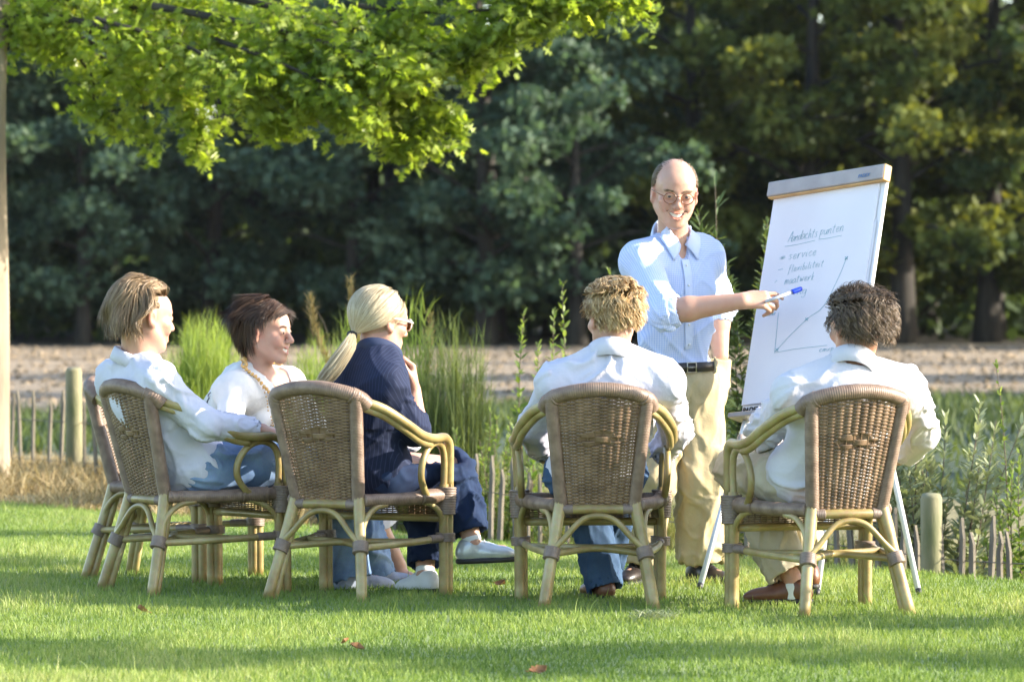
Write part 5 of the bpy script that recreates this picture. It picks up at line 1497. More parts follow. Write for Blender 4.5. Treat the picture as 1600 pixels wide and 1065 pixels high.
# hair regions in head space: unit directions d, +y to the face
def reg_full(low=-.35, front=.62, fz=.45):
    def f(d):
        face = (d[:, 1] > .28) & (d[:, 2] < fz - .15 * np.abs(d[:, 0]))
        side = (d[:, 1] > -.05) & (d[:, 2] < .05)
        return ((d[:, 2] > low) & ~face & ~side).astype(float)
    return f
H_M1 = hair_material('dark_blond_hair', [(.075, .045, .022, 1), (.17, .11, .055, 1), (.29, .20, .11, 1), (.40, .30, .18, 1)], .38)
H_F1 = hair_material('dark_brown_hair', [(.012, .006, .003, 1), (.030, .015, .007, 1), (.062, .031, .014, 1), (.11, .056, .026, 1)], .5)
H_F2 = hair_material('platinum_blond_hair', [(.20, .15, .08, 1), (.38, .31, .19, 1), (.50, .43, .30, 1), (.58, .53, .40, 1)], .36)
H_M3 = hair_material('strawberry_blond_hair', [(.20, .115, .045, 1), (.40, .26, .115, 1), (.56, .41, .22, 1), (.66, .53, .34, 1)], .36)
H_M4 = hair_material('grey_brown_hair', [(.030, .019, .011, 1), (.085, .056, .034, 1), (.16, .115, .075, 1), (.29, .225, .16, 1)], .40)
H_M5 = hair_material('thin_brown_hair', [(.06, .04, .022, 1), (.13, .09, .05, 1), (.22, .16, .095, 1)], .42)

# ---- left man -------------------------------------------------------------
def left_man():
    f = nrm((.836, .549, 0)); r = np.array([f[1], -f[0], 0])
    H = P(302, 742, 19.16); H[2] = .515; N = P(212, 566, 19.08)
    J = dict(H=H, N=N, R=torso_frame(H, N, r)); J['bend'] = -.035
    J['sh'] = [P(246, 597, 18.92), P(182, 592, 19.26)]
    J['el'] = [P(322, 664, 18.90), P(250, 668, 19.55)]
    J['wr'] = [P(410, 672, 19.04), P(372, 690, 19.62)]
    J['hip'] = hips(H, r, .10)
    J['kn'] = [P(512, 722, 19.36), P(535, 712, 19.62)]
    J['an'] = [P(548, 893, 19.30), P(585, 888, 19.72)]
    J['toe'] = [f * 1.0 + (.1, 0, 0), f]
    J['hc'] = P(226, 496, 19.06); J['hR'] = frame3((.85, .52, -.10)); J['hs'] = 1.17; J['neck'] = 1.08; J['smile'] = 1
    J['hands'] = [((J['wr'][0], (.8, .35, -.18), (.05, -.25, 1), -1, [(.25, .4, .3)] * 4), dict(sc=1.12, thumb=(.55, .3)))]
    root, off, w = make_person(J, .0062, 'man with swept-back dark blond hair, white shirt and faded jeans, leftmost of the seated people', m_skin)
    cloth('shirt', shirt_sdf(J, .020, -.045, (.93, .93), (.076, .066, .046), (1.06, 1.08, 1)), .0085, m_shirtl, root, off, .011, 1.0, 10)
    cuffs = MB()
    cloth('trousers', trouser_sdf(J, (.112, .094, .088), (1.07, 1.07), .05), .009, m_jeansl, root, off, .009, 2.0, 9)
    belt(root, off, J, .045, .176, .142, m_leather, .016, False)
    collar(root, off, N + J['R'][:, 2] * .002, torso_frame(N, J['hc'] - (0, 0, .05), r), .082, .044, m_shirtl, .35)
    for i in (0, 1): shoe(root, off, J['an'][i], J['toe'][i], m_blueshoe)
    comb = lambda p, d: comb_back(p, d, .35, .12)
    reg = lambda d: ((d[:, 2] > -.42 + .35 * (d[:, 1] > -.25)) & ~((d[:, 1] > .34) & (d[:, 2] < .50)) & ~((d[:, 1] > .02) & (d[:, 2] < -.02))).astype(float)
    hair_obj(root, off, w, H_M1, 4600, reg, comb, lambda d: .075 + .055 * (d[:, 2] > .1) + .02 * (d[:, 1] < -.2), 10, .0024, .016, 0.16, 45, .30, .9, 1, 18, puff=lambda d: .008 * (d[:, 1] < .2) + .012 * (d[:, 2] > .5), out0=.2)
    add_eyes(root, w, J['hR'], off, J['hs']); add_teeth(root, w, off)
    # the denim pocket flap with its red label and the belt loops
    b = MB(); c = J['H'] + r * .175 + f * .02 + (0, 0, -.01)
    return J
# ---- brunette -------------------------------------------------------------
def brunette():
    f = nrm((.93, -.37, 0)); r = np.array([f[1], -f[0], 0])
    H = np.array([-1.330, 20.02, .515]); N = P(408, 592, 19.90)
    J = dict(H=H, N=N, R=torso_frame(H, N, nrm(r + (.25, 0, 0)))); J['bend'] = -.03
    J['sh'] = [P(366, 606, 19.72), P(452, 600, 20.02)]
    J['el'] = [P(356, 676, 19.58), P(492, 668, 19.98)]
    J['wr'] = [P(425, 704, 19.55), P(480, 706, 19.72)]
    J['hip'] = hips(H, r, .09)
    J['kn'] = [P(540, 728, 19.72), P(560, 728, 19.92)]
    J['an'] = [P(622, 884, 19.90), P(590, 884, 20.08)]
    J['toe'] = [np.array([.95, -.3, -.25]), np.array([.95, -.3, -.25])]
    J['hc'] = P(414, 520, 19.86); J['hR'] = frame3((.93, -.36, -.02)); J['hs'] = 1.13; J['neck'] = .92; J['fem'] = True; J['smile'] = 1
    root, off, w = make_person(J, .0058, 'smiling brunette woman with a short bob, white knit top and amber necklace', m_skin)
    s = shirt_sdf(J, .016, -.05, (.92, .92), (.062, .055, .045), (.93, .98, 1), .070)
    R = J['R']; s.ell(N + R[:, 2] * .01 + R[:, 1] * .085, (.062, .06, .10), R, .01, True)      # deep round neckline
    for x in (-1, 1): s.ell(J['H'] + (N - J['H']) * .68 + R[:, 1] * .105 + R[:, 0] * x * .075, (.062, .05, .062), R, .03)
    top = cloth('knit_top', s, .0085, m_knit, root, off, .007, 3.0, 9)
    # knee-length white skirt
    s = Sdf(); s.ell(H, (.185, .15, .14), R, .05)
    k0 = (J['kn'][0] + J['kn'][1]) / 2
    for i in (0, 1):
        s.cone(J['hip'][i], J['kn'][i], .115, .098, .06, bone=True); e = J['kn'][i] + (J['an'][i] - J['kn'][i]) * .55; s.cone(J['kn'][i], e, .098, .112, .06, bone=True)
    d = nrm((J['an'][0] + J['an'][1]) / 2 - k0); e = k0 + d * .27
    s.cut(e, d + np.array([0, 0, -.2]), .3); s.ell(e + d * .02, (.12, .09, .10), frame3(d), .004, True); s.cut(H + R[:, 2] * .10, R[:, 2], .4)
    cloth('skirt', s, .0095, m_shirtw, root, off, .008, 4.0, 6)
    for i in (0, 1):
        a = J['an'][i]; t = nrm(J['toe'][i] * (1, 1, 0)); rr = np.array([t[1], -t[0], 0]); b = MB(); A = []
        for y in np.linspace(-.06, .185, 12):
            wd = .040 * math.sin(math.pi * min(1, (y + .075) / .275)) ** .4
            A.append([xy(a + t * y - rr * wd, a[2] - .078), xy(a + t * y - rr * wd, a[2] - .062), xy(a + t * y + rr * wd, a[2] - .062), xy(a + t * y + rr * wd, a[2] - .078)])
        b.grid(np.array(A)); o = b.build('sandal', m_brownleather, root, off=off)
        b = MB(); b.tube([a + t * .10 - rr * .04 - (0, 0, .065), a + t * .10 - (0, 0, .022), a + t * .10 + rr * .04 - (0, 0, .065)], .007, 6, smooth=4); b.build('strap', m_gold, o, off=off)
    # necklace of amber beads, two strands
    def verts_of(o):
        a = np.zeros(len(o.data.vertices) * 3, np.float32); o.data.vertices.foreach_get('co', a); return (a.reshape(-1, 3) + off - N) @ R
    LV = np.concatenate([verts_of(root), verts_of(top)]); LV = LV[(LV[:, 2] > -.22) & (LV[:, 2] < .09) & (np.hypot(LV[:, 0], LV[:, 1]) < .17)]
    la = np.arctan2(LV[:, 0], LV[:, 1]); lr_ = np.hypot(LV[:, 0], LV[:, 1])
    def drape(t, z):
        k_ = (np.abs((la - t + np.pi) % (2 * np.pi) - np.pi) < .13) & (np.abs(LV[:, 2] - z) < .012)
        rr_ = lr_[k_].max() if k_.any() else .09
        return N + R @ np.array([math.sin(t) * (rr_ + .004), math.cos(t) * (rr_ + .004), z])
    b = MB()
    for k in range(60):
        t = 2 * math.pi * k / 60 - math.pi; y = max(0, math.cos(t))
        b.ellipsoid(drape(t, .052 - .088 * y ** 1.3), (.0085,) * 3, None, 8, 6)
    for k in range(70):
        t = 2 * math.pi * k / 70 - math.pi; y = max(0, math.cos(t)); b.ellipsoid(drape(t, .046 - .190 * y ** 1.8), (.0036,) * 3, None, 6, 4)
    b.build('necklace', m_gold, root, off=off)
    def comb(p, d):
        a = np.clip((.075 - p[:, 2]) / .05, 0, 1); fr = np.clip((p[:, 1] - .0) / .05, 0, 1) * (1 - a)
        sx = np.sign(d[:, 0] + .25)
        return np.stack([sx * (.8 * fr + .45 * (1 - a)) - .04 * a * sx, (.30 * fr - .4 * (1 - fr) * (1 - a) + .18 * a * (p[:, 1] > -.06)), -.22 * fr - 1.0 * a], -1)
    reg = lambda d: ((d[:, 2] > -.58 + .60 * (d[:, 1] > -.15)) & ~((d[:, 1] > .40) & (d[:, 2] < .40)) & ~((d[:, 1] > .08) & (d[:, 2] < .12))).astype(float)
    hair_obj(root, off, w, H_F1, 4600, reg, comb, lambda d: np.where(d[:, 1] > .2, .064, .098) + .02 * (d[:, 2] > .5), 10, .0026, .008, .03, 40, .14, .5, 3, 10, puff=lambda d: .013 + .010 * np.clip(d[:, 2], 0, 1) * (d[:, 1] < .3), out0=.06)
    add_eyes(root, w, J['hR'], off, J['hs']); add_teeth(root, w, off); brows(root, w, off, H_F1)
    # grey cardigan slipped down behind her shoulder
    s = Sdf(); q = J['sh'][0]; s.cone(P(338, 622, 19.86), P(332, 648, 19.92), .030, .044, .03, bone=True); s.cone(P(332, 648, 19.92), P(336, 700, 19.98), .044, .035, .03, bone=True)
    cloth('cardigan', s, .008, weave_cloth('grey_knit', (.05, .052, .06, 1), (.11, .115, .13, 1)), root, off, .014, 6.0, 22)
    return J
# ---- blonde ----------------------------------------------------------------
def blonde():
    f = nrm((.50, .866, 0)); r = np.array([f[1], -f[0], 0])
    H = np.array([-.600, 18.90, .515]); N = P(592, 556, 18.86)
    J = dict(H=H, N=N, R=torso_frame(H, N, r)); J['bend'] = -.05
    J['sh'] = [P(600, 592, 18.72), P(540, 592, 18.98)]
    J['el'] = [P(650, 674, 18.80), P(560, 690, 19.20)]
    J['wr'] = [P(647, 610, 18.90), P(640, 690, 19.30)]
    J['hip'] = hips(H, r, .09)
    J['kn'] = [P(708, 735, 19.10), P(668, 742, 19.28)]
    J['an'] = [P(738, 846, 19.02), P(664, 894, 19.12)]
    J['toe'] = [np.array([1.0, .15, .04]), np.array([-.35, -.9, -.12])]
    J['toe'][1] = np.array([-.55, .6, -.05])
    J['hc'] = P(594, 504, 18.90); J['hR'] = frame3((.80, .60, -.12)); J['hs'] = 1.16; J['neck'] = .9; J['fem'] = True
    J['hands'] = [((J['wr'][0], (-.16, .05, 1.0), (.92, .25, .2), -1, [(.75, 1.2, .8), (.85, 1.2, .8), (.95, 1.2, .8), (1.0, 1.2, .8)]), dict(sc=1.16, thumb=(.35, .3), spread=.03))]
    root, off, w = make_person(J, .0062, 'blonde woman with a ponytail, sunglasses and navy pinstripe jacket, her legs crossed', m_skin)
    s = shirt_sdf(J, .022, -.13, (.42, .80), (.066, .062, .055), (.94, .98, 1), .058, flare=.018)
    s.ops = [o for o in s.ops]
    cloth('jacket', s, .0080, m_pin, root, off, .0075, 7.0, 9, attr=uvw(J))
    collar(root, off, N + J['R'][:, 2] * .004, torso_frame(N, J['hc'] - (0, 0, .05), r), .080, .036, m_pin, .5, name='jacket_collar')
    s = Sdf(); d = nrm(J['wr'][0] - J['el'][0])
    e = J['wr'][1]; dd = nrm(J['wr'][1] - J['el'][1])
    s.cone(e - dd * .06, e + dd * .01, .042, .044, .02, bone=True); cloth('shirt_cuff', s, .007, m_shirtw, root, off, .004, 2.2)
    cloth('trousers', trouser_sdf(J, (.108, .086, .078), (.88, .93), .05), .0085, m_jeansd, root, off, .010, 8.0, 9)
    shoe(root, off, J['an'][0], J['toe'][0], m_silvershoe, .84); shoe(root, off, J['an'][1], J['toe'][1], m_whiteshoe, .84)
    for i in (0, 1):
        s = Sdf(); a = J['an'][i]; s.cone(a - (0, 0, .045), a + nrm(J['kn'][i] - a) * .012, .036, .0405, .01); cloth('sock', s, .007, m_whiteshoe, root, off, .002)
    tie = np.array([0, -.116, -.058])
    comb = lambda p, d: nrm_rows(tie - p)
    reg = lambda d: ((d[:, 2] > -.40 + .35 * (d[:, 1] > -.3)) & ~((d[:, 1] > .42) & (d[:, 2] < .50)) & ~((d[:, 1] > .02) & (d[:, 2] < .02))).astype(float)
    hair_obj(root, off, w, H_F2, 4800, reg, comb, lambda d: np.linalg.norm(CR_C + d * CR_R - tie, axis=1) * 1.10, 10, .0024, .010, .0, 40, .12, .0, 5, 20, puff=lambda d: .006 + 0 * d[:, 0])
    # tail
    W = lambda p: w(p); hR = J['hR']; sc = J['hs']
    t0 = w(tie); b = MB()
    b.tube([t0 + hR @ np.array([0, .012, 0]), t0 + hR @ np.array([0, -.014, -.004])], .020, 12); b.build('hair_tie', m_tie, root, off=off)
    b = MB(); e0 = P(506, 590, 18.70); mid = P(541, 558, 18.68); rr = np.random.default_rng(5)
    for k in range(800):
        a = rr.normal(0, 1, 3); q = a / (1 + np.linalg.norm(a)); t1 = rr.uniform(.75, 1.08)
        p0 = t0 + q * .017; p1 = t0 * .35 + mid * .65 + q * .042 + (0, 0, .010); p2 = mid * .4 + e0 * .6 + q * .050; p3 = t0 + (e0 - t0) * t1 + q * .042 * t1 + (0, 0, -.01)
        b.tube([p0, p1, p2, p3], [.0014, .0016, .0013, .0005], 3, cap=False, smooth=3, a=np.clip(rr.normal(.55, .22), 0, 1))
    b.build('ponytail', H_F2, root, attr='rnd', off=off)
    # sunglasses
    b = MB()
    for x in (-1, 1):
        b.tube([w((x * .083, -.010, .016)), w((x * .083, .03, .015)), w((x * .076, .078, .012)), w((x * .062, .098, .010))], .0048, 6, smooth=4)
        c = [w((x * .032 + .028 * math.cos(t), .106 - .010 * abs(math.cos(t)) * (1 if math.cos(t) * x > 0 else -.2), .004 + .020 * math.sin(t))) for t in np.linspace(0, 2 * np.pi, 21)]
        b.tube(c, .0030, 6, cap=False)
    o = b.build('sunglasses', simple('white_frame', [(.72, .70, .64, 1), (.8, .78, .74, 1)], .25, 20), root, off=off)
    m_dark = simple('brown_lens', [(.10, .05, .02, 1), (.16, .08, .03, 1)], .08, 20)
    for x in (-1, 1):
        b = MB(); b.ellipsoid(w((x * .032, .104, .004)), np.array([.027, .003, .019]) * sc, hR, 16, 8); b.build('lens', m_dark, o, off=off)
    return J
def nrm_rows(v): return v / (np.linalg.norm(v, axis=1)[:, None] + 1e-9)
# ---- curly blond man --------------------------------------------------------
def blond_man():
    f = nrm((-.18, .98, 0)); r = np.array([f[1], -f[0], 0])
    H = np.array([.335, 18.36, .515]); N = P(954, 556, 18.16)
    J = dict(H=H, N=N, R=torso_frame(H, N, r)); J['bend'] = -.04
    J['sh'] = [P(1036, 592, 18.16), P(874, 596, 18.16)]
    J['el'] = [P(1056, 676, 18.46), P(834, 666, 18.46)]
    J['wr'] = [P(1030, 712, 18.74), P(850, 714, 18.74)]
    J['hip'] = hips(H, r, .10)
    J['kn'] = [np.array([.45, 18.86, .54]), np.array([.26, 18.84, .54])]
    J['an'] = [P(946, 890, 19.02), P(942, 903, 18.68)]
    J['toe'] = [f + (.2, 0, 0), f + (-.2, 0, 0)]
    J['hc'] = P(957, 498, 18.20); J['hR'] = frame3((-.42, .90, -.10)); J['hs'] = 1.15
    root, off, w = make_person(J, .0064, 'man with wavy strawberry-blond hair and white shirt seen from behind', m_skin)
    s = shirt_sdf(J, .022, -.14, (.72, .72), (.074, .068, .064), (1.08, 1.06, 1))
    cloth('shirt', s, .0085, m_shirtl, root, off, .0095, 11.0, 9)
    cloth('trousers', trouser_sdf(J, (.112, .086, .076), (1.0, 1.10), .03), .0095, m_jeansm, root, off, .011, 12.0, 9)
    collar(root, off, N + J['R'][:, 2] * -.002, torso_frame(N, J['hc'] - (0, 0, .05), r), .080, .046, m_shirtl, .35, fall=.078)
    for i in (0, 1): shoe(root, off, J['an'][i], J['toe'][i], m_brownleather)
    def comb(p, d): return np.stack([d[:, 0] * .6 - .2, np.where(p[:, 2] > .08, -.5, -.4), np.where(p[:, 2] > .08, .1, -1.0)], -1)
    reg = lambda d: ((d[:, 2] > -.52 + .45 * (d[:, 1] > -.2)) & ~((d[:, 1] > .45) & (d[:, 2] < .45)) & ~((d[:, 1] > .05) & (d[:, 2] < .05))).astype(float)
    hair_obj(root, off, w, H_M3, 5000, reg, comb, lambda d: .055 + .02 * (d[:, 2] > .3), 10, .0042, .010, .62, 85, .5, .35, 9, 14, puff=lambda d: .006 + .008 * (d[:, 2] > .4), out0=.25)
    add_eyes(root, w, J['hR'], off, J['hs'])
    b = MB(); b.box(H + r * .168 - f * .03 + (0, 0, -.02), (.003, .022, .014), np.stack([r, f, [0, 0, 1]], 1)); b.build('jeans_label', simple('orange_patch', [(.5, .16, .04, 1), (.6, .22, .06, 1)], .7, 30), root, off=off)
    return J
# ---- grey-haired man ---------------------------------------------------------
def grey_man():
    f = nrm((-.325, .946, 0)); r = np.array([f[1], -f[0], 0])
    H = np.array([1.200, 17.95, .515]); N = P(1330, 572, 17.74)
    J = dict(H=H, N=N, R=torso_frame(H, N, r)); J['bend'] = -.04
    J['sh'] = [P(1412, 606, 17.84), P(1244, 614, 17.72)]
    J['el'] = [P(1440, 676, 18.16), P(1196, 676, 18.10)]
    J['wr'] = [P(1406, 716, 18.46), P(1206, 704, 18.42)]
    J['hip'] = hips(H, r, .10)
    J['kn'] = [np.array([1.10, 18.46, .54]), np.array([.92, 18.40, .54])]
    J['an'] = [P(1262, 884, 18.52), P(1240, 908, 18.22)]
    J['toe'] = [f, np.array([-.92, .25, -.03])]
    J['hc'] = P(1338, 510, 17.80); J['hR'] = frame3((-.52, .85, -.16)); J['hs'] = 1.16
    root, off, w = make_person(J, .0064, 'man with curly grey-brown hair and beige trousers seated in front of the flipchart', m_skin2)
    s = shirt_sdf(J, .024, -.10, (.62, .62), (.078, .074, .072), (1.09, 1.06, 1), flare=.012)
    cloth('shirt', s, .0085, m_shirtw, root, off, .013, 15.0, 8)
    cloth('trousers', trouser_sdf(J, (.118, .096, .092), (.84, .95), .03), .0095, m_beige, root, off, .013, 16.0, 8)
    belt(root, off, J, .012, .182, .146, m_leather, .016, False)
    collar(root, off, N + J['R'][:, 2] * -.002, torso_frame(N, J['hc'] - (0, 0, .05), r), .081, .046, m_shirtw, .4, fall=.078)
    for i in (0, 1):
        shoe(root, off, J['an'][i], J['toe'][i], m_brownleather)
        s = Sdf(); a = J['an'][i]; s.cone(a - (0, 0, .055), a + (0, 0, -.022), .038, .0415, .01); cloth('sock', s, .007, m_whiteshoe, root, off, .002)
    def comb(p, d): return np.stack([d[:, 0] * .5, np.where(p[:, 2] > .05, -1.0, -.5), np.where(p[:, 2] > .07, .05, -1.0)], -1)
    reg = lambda d: ((d[:, 2] > -.55 + .50 * (d[:, 1] > -.2)) & ~((d[:, 1] > .40) & (d[:, 2] < .50)) & ~((d[:, 1] > .02) & (d[:, 2] < .02))).astype(float) * np.where((d[:, 2] > .72) & (d[:, 1] < .35), .28, 1.0)
    regc = lambda d: reg(d)
    hair_obj(root, off, w, H_M4, 5200, regc, comb, lambda d: .065 + .025 * (d[:, 2] < .3), 10, .0025, .018, .75, 90, .6, .3, 13, 16, puff=lambda d: .004 + .014 * (d[:, 2] < .45), out0=.5)
    add_eyes(root, w, J['hR'], off, J['hs'])
    return J
# ---- standing man --------------------------------------------------------------
def standing_man():
    f = nrm((.42, -.907, 0)); r = np.array([f[1], -f[0], 0])
    H = P(1056, 600, 19.76); N = P(1052, 378, 19.74)
    J = dict(H=H, N=N, R=torso_frame(H, N, r))
    J['sh'] = [P(1000, 404, 19.62), P(1100, 398, 19.86)]
    J['el'] = [P(1040, 488, 19.36), P(1120, 482, 19.98)]
    J['wr'] = [P(1160, 470, 19.28), P(1126, 556, 19.92)]
    J['hip'] = hips(H, r, .10)
    J['kn'] = [P(1018, 748, 19.66), P(1097, 745, 19.76)]
    J['an'] = [P(996, 877, 19.72), P(1094, 879, 19.82)]
    J['toe'] = [np.array([-.30, -.95, -.05]), np.array([.62, -.78, -.05])]
    J['hc'] = P(1054, 302, 19.64); J['hR'] = frame3((.10, -1.0, -.20), roll=.05); J['hs'] = 1.20; J['smile'] = 1; J['neck'] = .96; J['armk'] = 1.18
    d = np.array([1.0, .10, .03])
    J['hands'] = [((J['wr'][0], d, (.05, -.80, .60), -1, [(.25, .45, .25), (.55, .8, .4), (.75, .95, .5), (.85, 1.0, .5)]), dict(sc=1.14, thumb=(.45, .35), spread=.05)),
                  ((J['wr'][1], (-.12, -.15, -1), (.8, -.5, 0), -1, [(.2, .3, .2)] * 4), dict(sc=1.0))]
    root, off, w = make_person(J, .0044, 'standing balding man with glasses, blue checked shirt and khaki trousers, pointing', m_skin)
    bulk = (1.0, 1.05, 1)
    s = shirt_sdf(J, .020, .055, (.10, .16), (.078, .078, .074), bulk, .060, vneck=True)
    sh = cloth('shirt', s, .0075, m_check, root, off, .010, 21.0, 9, attr=uvw(J))
    for i in (0, 1):     # rolled sleeve ends
        q = Sdf(); dd = nrm(J['wr'][i] - J['el'][i]); ud = nrm(J['el'][i] - J['sh'][i]); c = J['el'][i]
        q.cone(c - ud * .045 , c + dd * (.035 if i else .03), .077, .070, .03, bone=True); q.cone(c + dd * .01, c + dd * .12, .056, .056, .006, True)
        cloth('rolled_cuff', q, .0075, m_check, root, off, .006, 22.0 + i, 14, attr=uvw(J))
    ts = trouser_sdf(J, (.122, .105, .101), (.98, .98), .10, .016, bulk)
    ts.ops.insert(1, Sdf().cone(J['wr'][1] + (0, 0, -.015), J['wr'][1] + (-.03, -.03, -.17), .052, .062, .05).ops[0])
    cloth('trousers', ts, .0085, m_khaki, root, off, .013, 23.0, 7)
    belt(root, off, J, .078, .186, .152, m_leather, .021)
    b = MB(); R = J['R']; c = H + R[:, 2] * .08
    for t in (-.75, .62, 1.6, -1.6):
        e = lambda z, k=.010: c + R @ np.array([math.sin(t) * (.186 + k), math.cos(t) * (.152 + k), z]); b.tube([e(-.03, .006), e(-.026), e(.026), e(.03, .006)], .0055, 6)
    b.build('belt_loops', m_khaki, root, off=off)
    nf = torso_frame(N, J['hc'] - (0, 0, .05), r)
    collar(root, off, N + R[:, 2] * .022 + R[:, 1] * .006, nf, .082, .042, m_check_plain, .26, 1.0, fall=.080, flare=.045)
    # the two points of the open collar lie on shirt and neck; a placket with buttons runs below them
    def verts_of(o):
        a = np.zeros(len(o.data.vertices) * 3, np.float32); o.data.vertices.foreach_get('co', a); return (a.reshape(-1, 3) + off - N) @ R
    rv_ = verts_of(root); LV = np.concatenate([verts_of(sh), rv_[(rv_[:, 2] < .062) & (rv_[:, 1] < .11)]]); LV = LV[(LV[:, 1] > 0) & (LV[:, 2] < .12) & (LV[:, 2] > -.60) & (np.abs(LV[:, 0]) < .17)]
    LV = LV[LV[:, 1] < .19]
    def front(x, z, r_=.011):
        d_ = np.hypot(LV[:, 0] - x, LV[:, 2] - z); k_ = d_ < r_
        return LV[k_, 1].max() if k_.any() else LV[np.argmin(d_), 1]
    for sd in (-1, 1):
        A_, B_, C_, D_ = [np.array(q) for q in ((.010, -.012), (.062, -.080), (.106, .018), (.070, .070))]
        G_ = np.zeros((9, 7, 3))
        for iu, u_ in enumerate(np.linspace(0, 1, 9)):
            for iv, v_ in enumerate(np.linspace(0, 1, 7)):
                q = (1 - v_) * ((1 - u_) * A_ + u_ * D_) + v_ * ((1 - u_) * B_ + u_ * C_)
                G_[iu, iv] = N + R @ np.array([sd * q[0], front(sd * q[0], q[1]) + .006 + .006 * math.sin(math.pi * v_), q[1]])
        b = MB(); b.grid(G_); fo_ = b.build('collar', m_check_plain, root, off=off)
        md = fo_.modifiers.new('thick', 'SOLIDIFY'); md.thickness = .004; md.offset = 0
    G_ = np.array([[N + R @ np.array([x_ + .004, front(x_ + .004, z_, .014) + .0035, z_]) for x_ in (-.017, -.014, .014, .017)] for z_ in np.linspace(-.075, -.46, 30)])
    b = MB(); b.grid(G_); b.build('placket', m_check_plain, root, off=off)
    b = MB()
    for z_ in np.linspace(-.10, -.44, 5):
        b = MB(); b.ellipsoid(N + R @ np.array([.004, front(.004, z_, .014) + .005, z_]), (.006, .003, .006), R, 10, 6); b.build('button', m_whiteshoe, root, off=off)
    for i in (0, 1): shoe(root, off, J['an'][i], J['toe'][i], m_leather)
    reg = lambda d: np.clip((np.abs(d[:, 0]) - .50) / .25, .0, 1) ** .7 * (d[:, 1] < .34) * (d[:, 2] > -.30 + .30 * (d[:, 1] > -.2)) * np.clip((.86 - d[:, 2]) / .3, 0, 1) + (d[:, 1] < -.5) * (d[:, 2] > -.35) * (d[:, 2] < .6) + .05 * (d[:, 2] > .8) * (d[:, 1] < .3)
    comb = lambda p, d: np.stack([d[:, 0] * .25, np.full(len(p), -1.0), np.where(p[:, 2] > .05, -.25, -.9)], -1)
    hair_obj(root, off, w, H_M5, 3600, reg, comb, lambda d: .045 + 0 * d[:, 0], 7, .0016, .004, .05, 60, .22, .3, 17, 26, puff=lambda d: .001 + .002 * (d[:, 2] < .3), out0=.05, cap=False)
    add_eyes(root, w, J['hR'], off, J['hs']); add_teeth(root, w, off); brows(root, w, off, H_M5, -.002)
    b = MB(); sc = J['hs']
    for x in (-1, 1):
        c = [w((x * .031 + .0225 * math.cos(t), .1125 - .004 * (math.cos(t) * x > 0) * abs(math.cos(t)), -.001 + .0195 * math.sin(t))) for t in np.linspace(0, 2 * np.pi, 29)]
        b.tube(c, .0022, 6, cap=False)
        b.tube([w((x * .0535, .108, .006)), w((x * .070, .085, .010)), w((x * .080, .03, .010)), w((x * .083, -.012, .008))], .0021, 6, smooth=4)
    b.tube([w((-.0095, .1135, .004)), w((0, .117, .008)), w((.0095, .1135, .004))], .0022, 6, smooth=4)
    o = b.build('glasses', m_frame, root, off=off)
    for x in (-1, 1):
        b = MB(); th = np.linspace(0, 2 * np.pi, 24, endpoint=False)
        V = [w((x * .031, .1125, -.001))] + [w((x * .031 + .0218 * math.cos(t), .112, -.001 + .0188 * math.sin(t))) for t in th]
        b.add(V, None, [(0, 1 + k, 1 + (k + 1) % 24) for k in range(24)]); b.build('lens', m_lens, o, off=off)
    return J
m_check_plain = weave_cloth('blue_collar_cotton', (.50, .58, .78, 1), (.58, .65, .82, 1))
JJ = {}
JJ['left'] = left_man(); JJ['brun'] = brunette(); JJ['blonde'] = blonde(); JJ['m3'] = blond_man(); JJ['m4'] = grey_man(); JJ['m5'] = standing_man()

# marker pen held by the standing man, its blue cap towards the board
a = P(1196, 471, 19.255); e = P(1238, 456, 19.30); d = nrm(e - a)
pen = empty('marker_pen', tuple(a)); tag(pen, 'white marker pen with a blue cap held out towards the flipchart', 'pen')
b = MB(); b.tube([a, e], .0068, 12); b.build('barrel', m_penw, pen, off=a)
b = MB(); b.tube([e - d * .002, e + d * .005, e + d * .038, e + d * .046], [.0108, .0110, .0106, .0085], 12); b.build('cap', m_penb, pen, off=a)

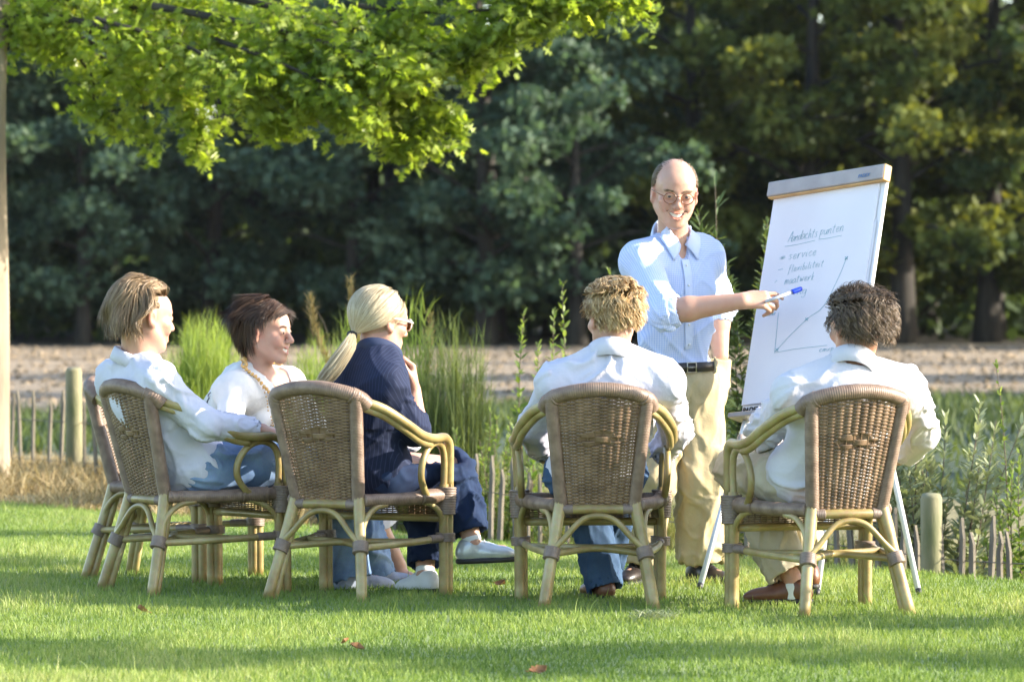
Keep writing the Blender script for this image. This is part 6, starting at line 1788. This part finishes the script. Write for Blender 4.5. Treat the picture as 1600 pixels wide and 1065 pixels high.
# small things on the grass
def fallen_leaf(px, py, s, label, seed):
    c = G(px, py); r = np.random.default_rng(seed); root_z = .022
    n = 9; A = np.zeros((n, 5, 3))
    for i in range(n):
        t = i / (n - 1)
        for j in range(5):
            v = (j - 2) / 2; wd = .42 * math.sin(math.pi * t) ** .7 * (1 + .35 * math.sin(t * 21))
            A[i, j] = (t - .5, v * wd, .22 * v * v * (.3 + t) + .25 * (t - .5) ** 2)
    an = r.uniform(0, 6); M = np.array(Matrix.Rotation(an, 3, 'Z') @ Matrix.Rotation(r.uniform(.2, .7), 3, 'X') @ Matrix.Rotation(r.uniform(-.5, .1), 3, 'Y'))
    b = MB(); b.grid((A.reshape(-1, 3) * s) @ M.T.reshape(3, 3) .reshape(3, 3) if False else ((A.reshape(-1, 3) * s) @ M.T).reshape(n, 5, 3))
    b.tube([M @ np.array([-.5 * s, 0, .06 * s]), M @ np.array([-.75 * s, .05 * s, .1 * s])], .0015, 4)
    o = b.build('fallen_leaf', m_dead, None, loc=(c[0], c[1], root_z)); tag(o, label, 'leaf', 'fallen leaves on the lawn')
m_dead = simple('dead_leaf', [(.16, .065, .022, 1), (.27, .12, .04, 1), (.36, .19, .07, 1)], .7, 30, bump=.3, bscale=90)
fallen_leaf(222, 962, .050, 'small brown fallen leaf on the sunlit grass in front of the left chair', 1)
fallen_leaf(557, 1022, .055, 'dark brown fallen leaf in the shade band at the front of the lawn', 2)
fallen_leaf(840, 1060, .062, 'large orange-brown leaf curling at the bottom edge of the picture', 3)
fallen_leaf(782, 920, .055, 'curled brown leaf on the sunlit grass right of the silver shoe', 4)
fallen_leaf(540, 1012, .035, 'tiny brown leaf just above the dark brown one', 5)
c = G(1022, 972); n = 260
cl = blades('grass_clippings', np.stack([rng.normal(0, .045, n), rng.normal(0, .06, n), .012 + .02 * rng.random(n)], -1), np.full(n, .035), np.full(n, .004), rng.uniform(1.0, 2.2, n), m_silver)
cl.location = tuple(c)
# ------------------------------------------------------------------ late-summer haze in the air
m_haze = bpy.data.materials.new('haze'); m_haze.use_nodes = True
hn = m_haze.node_tree.nodes; hl = m_haze.node_tree.links; hn.remove(hn['Principled BSDF'])
pv = hn.new('ShaderNodeVolumePrincipled'); pv.inputs['Color'].default_value = (.86, .92, 1.0, 1); pv.inputs['Density'].default_value = .00005; pv.inputs['Anisotropy'].default_value = .2
hl.new(pv.outputs[0], hn['Material Output'].inputs['Volume'])
hz = MB().box((0, 0, 10.5), (1500, 1500, 14.0)).build('haze', m_haze, smooth=False); hz['kind'] = 'stuff'
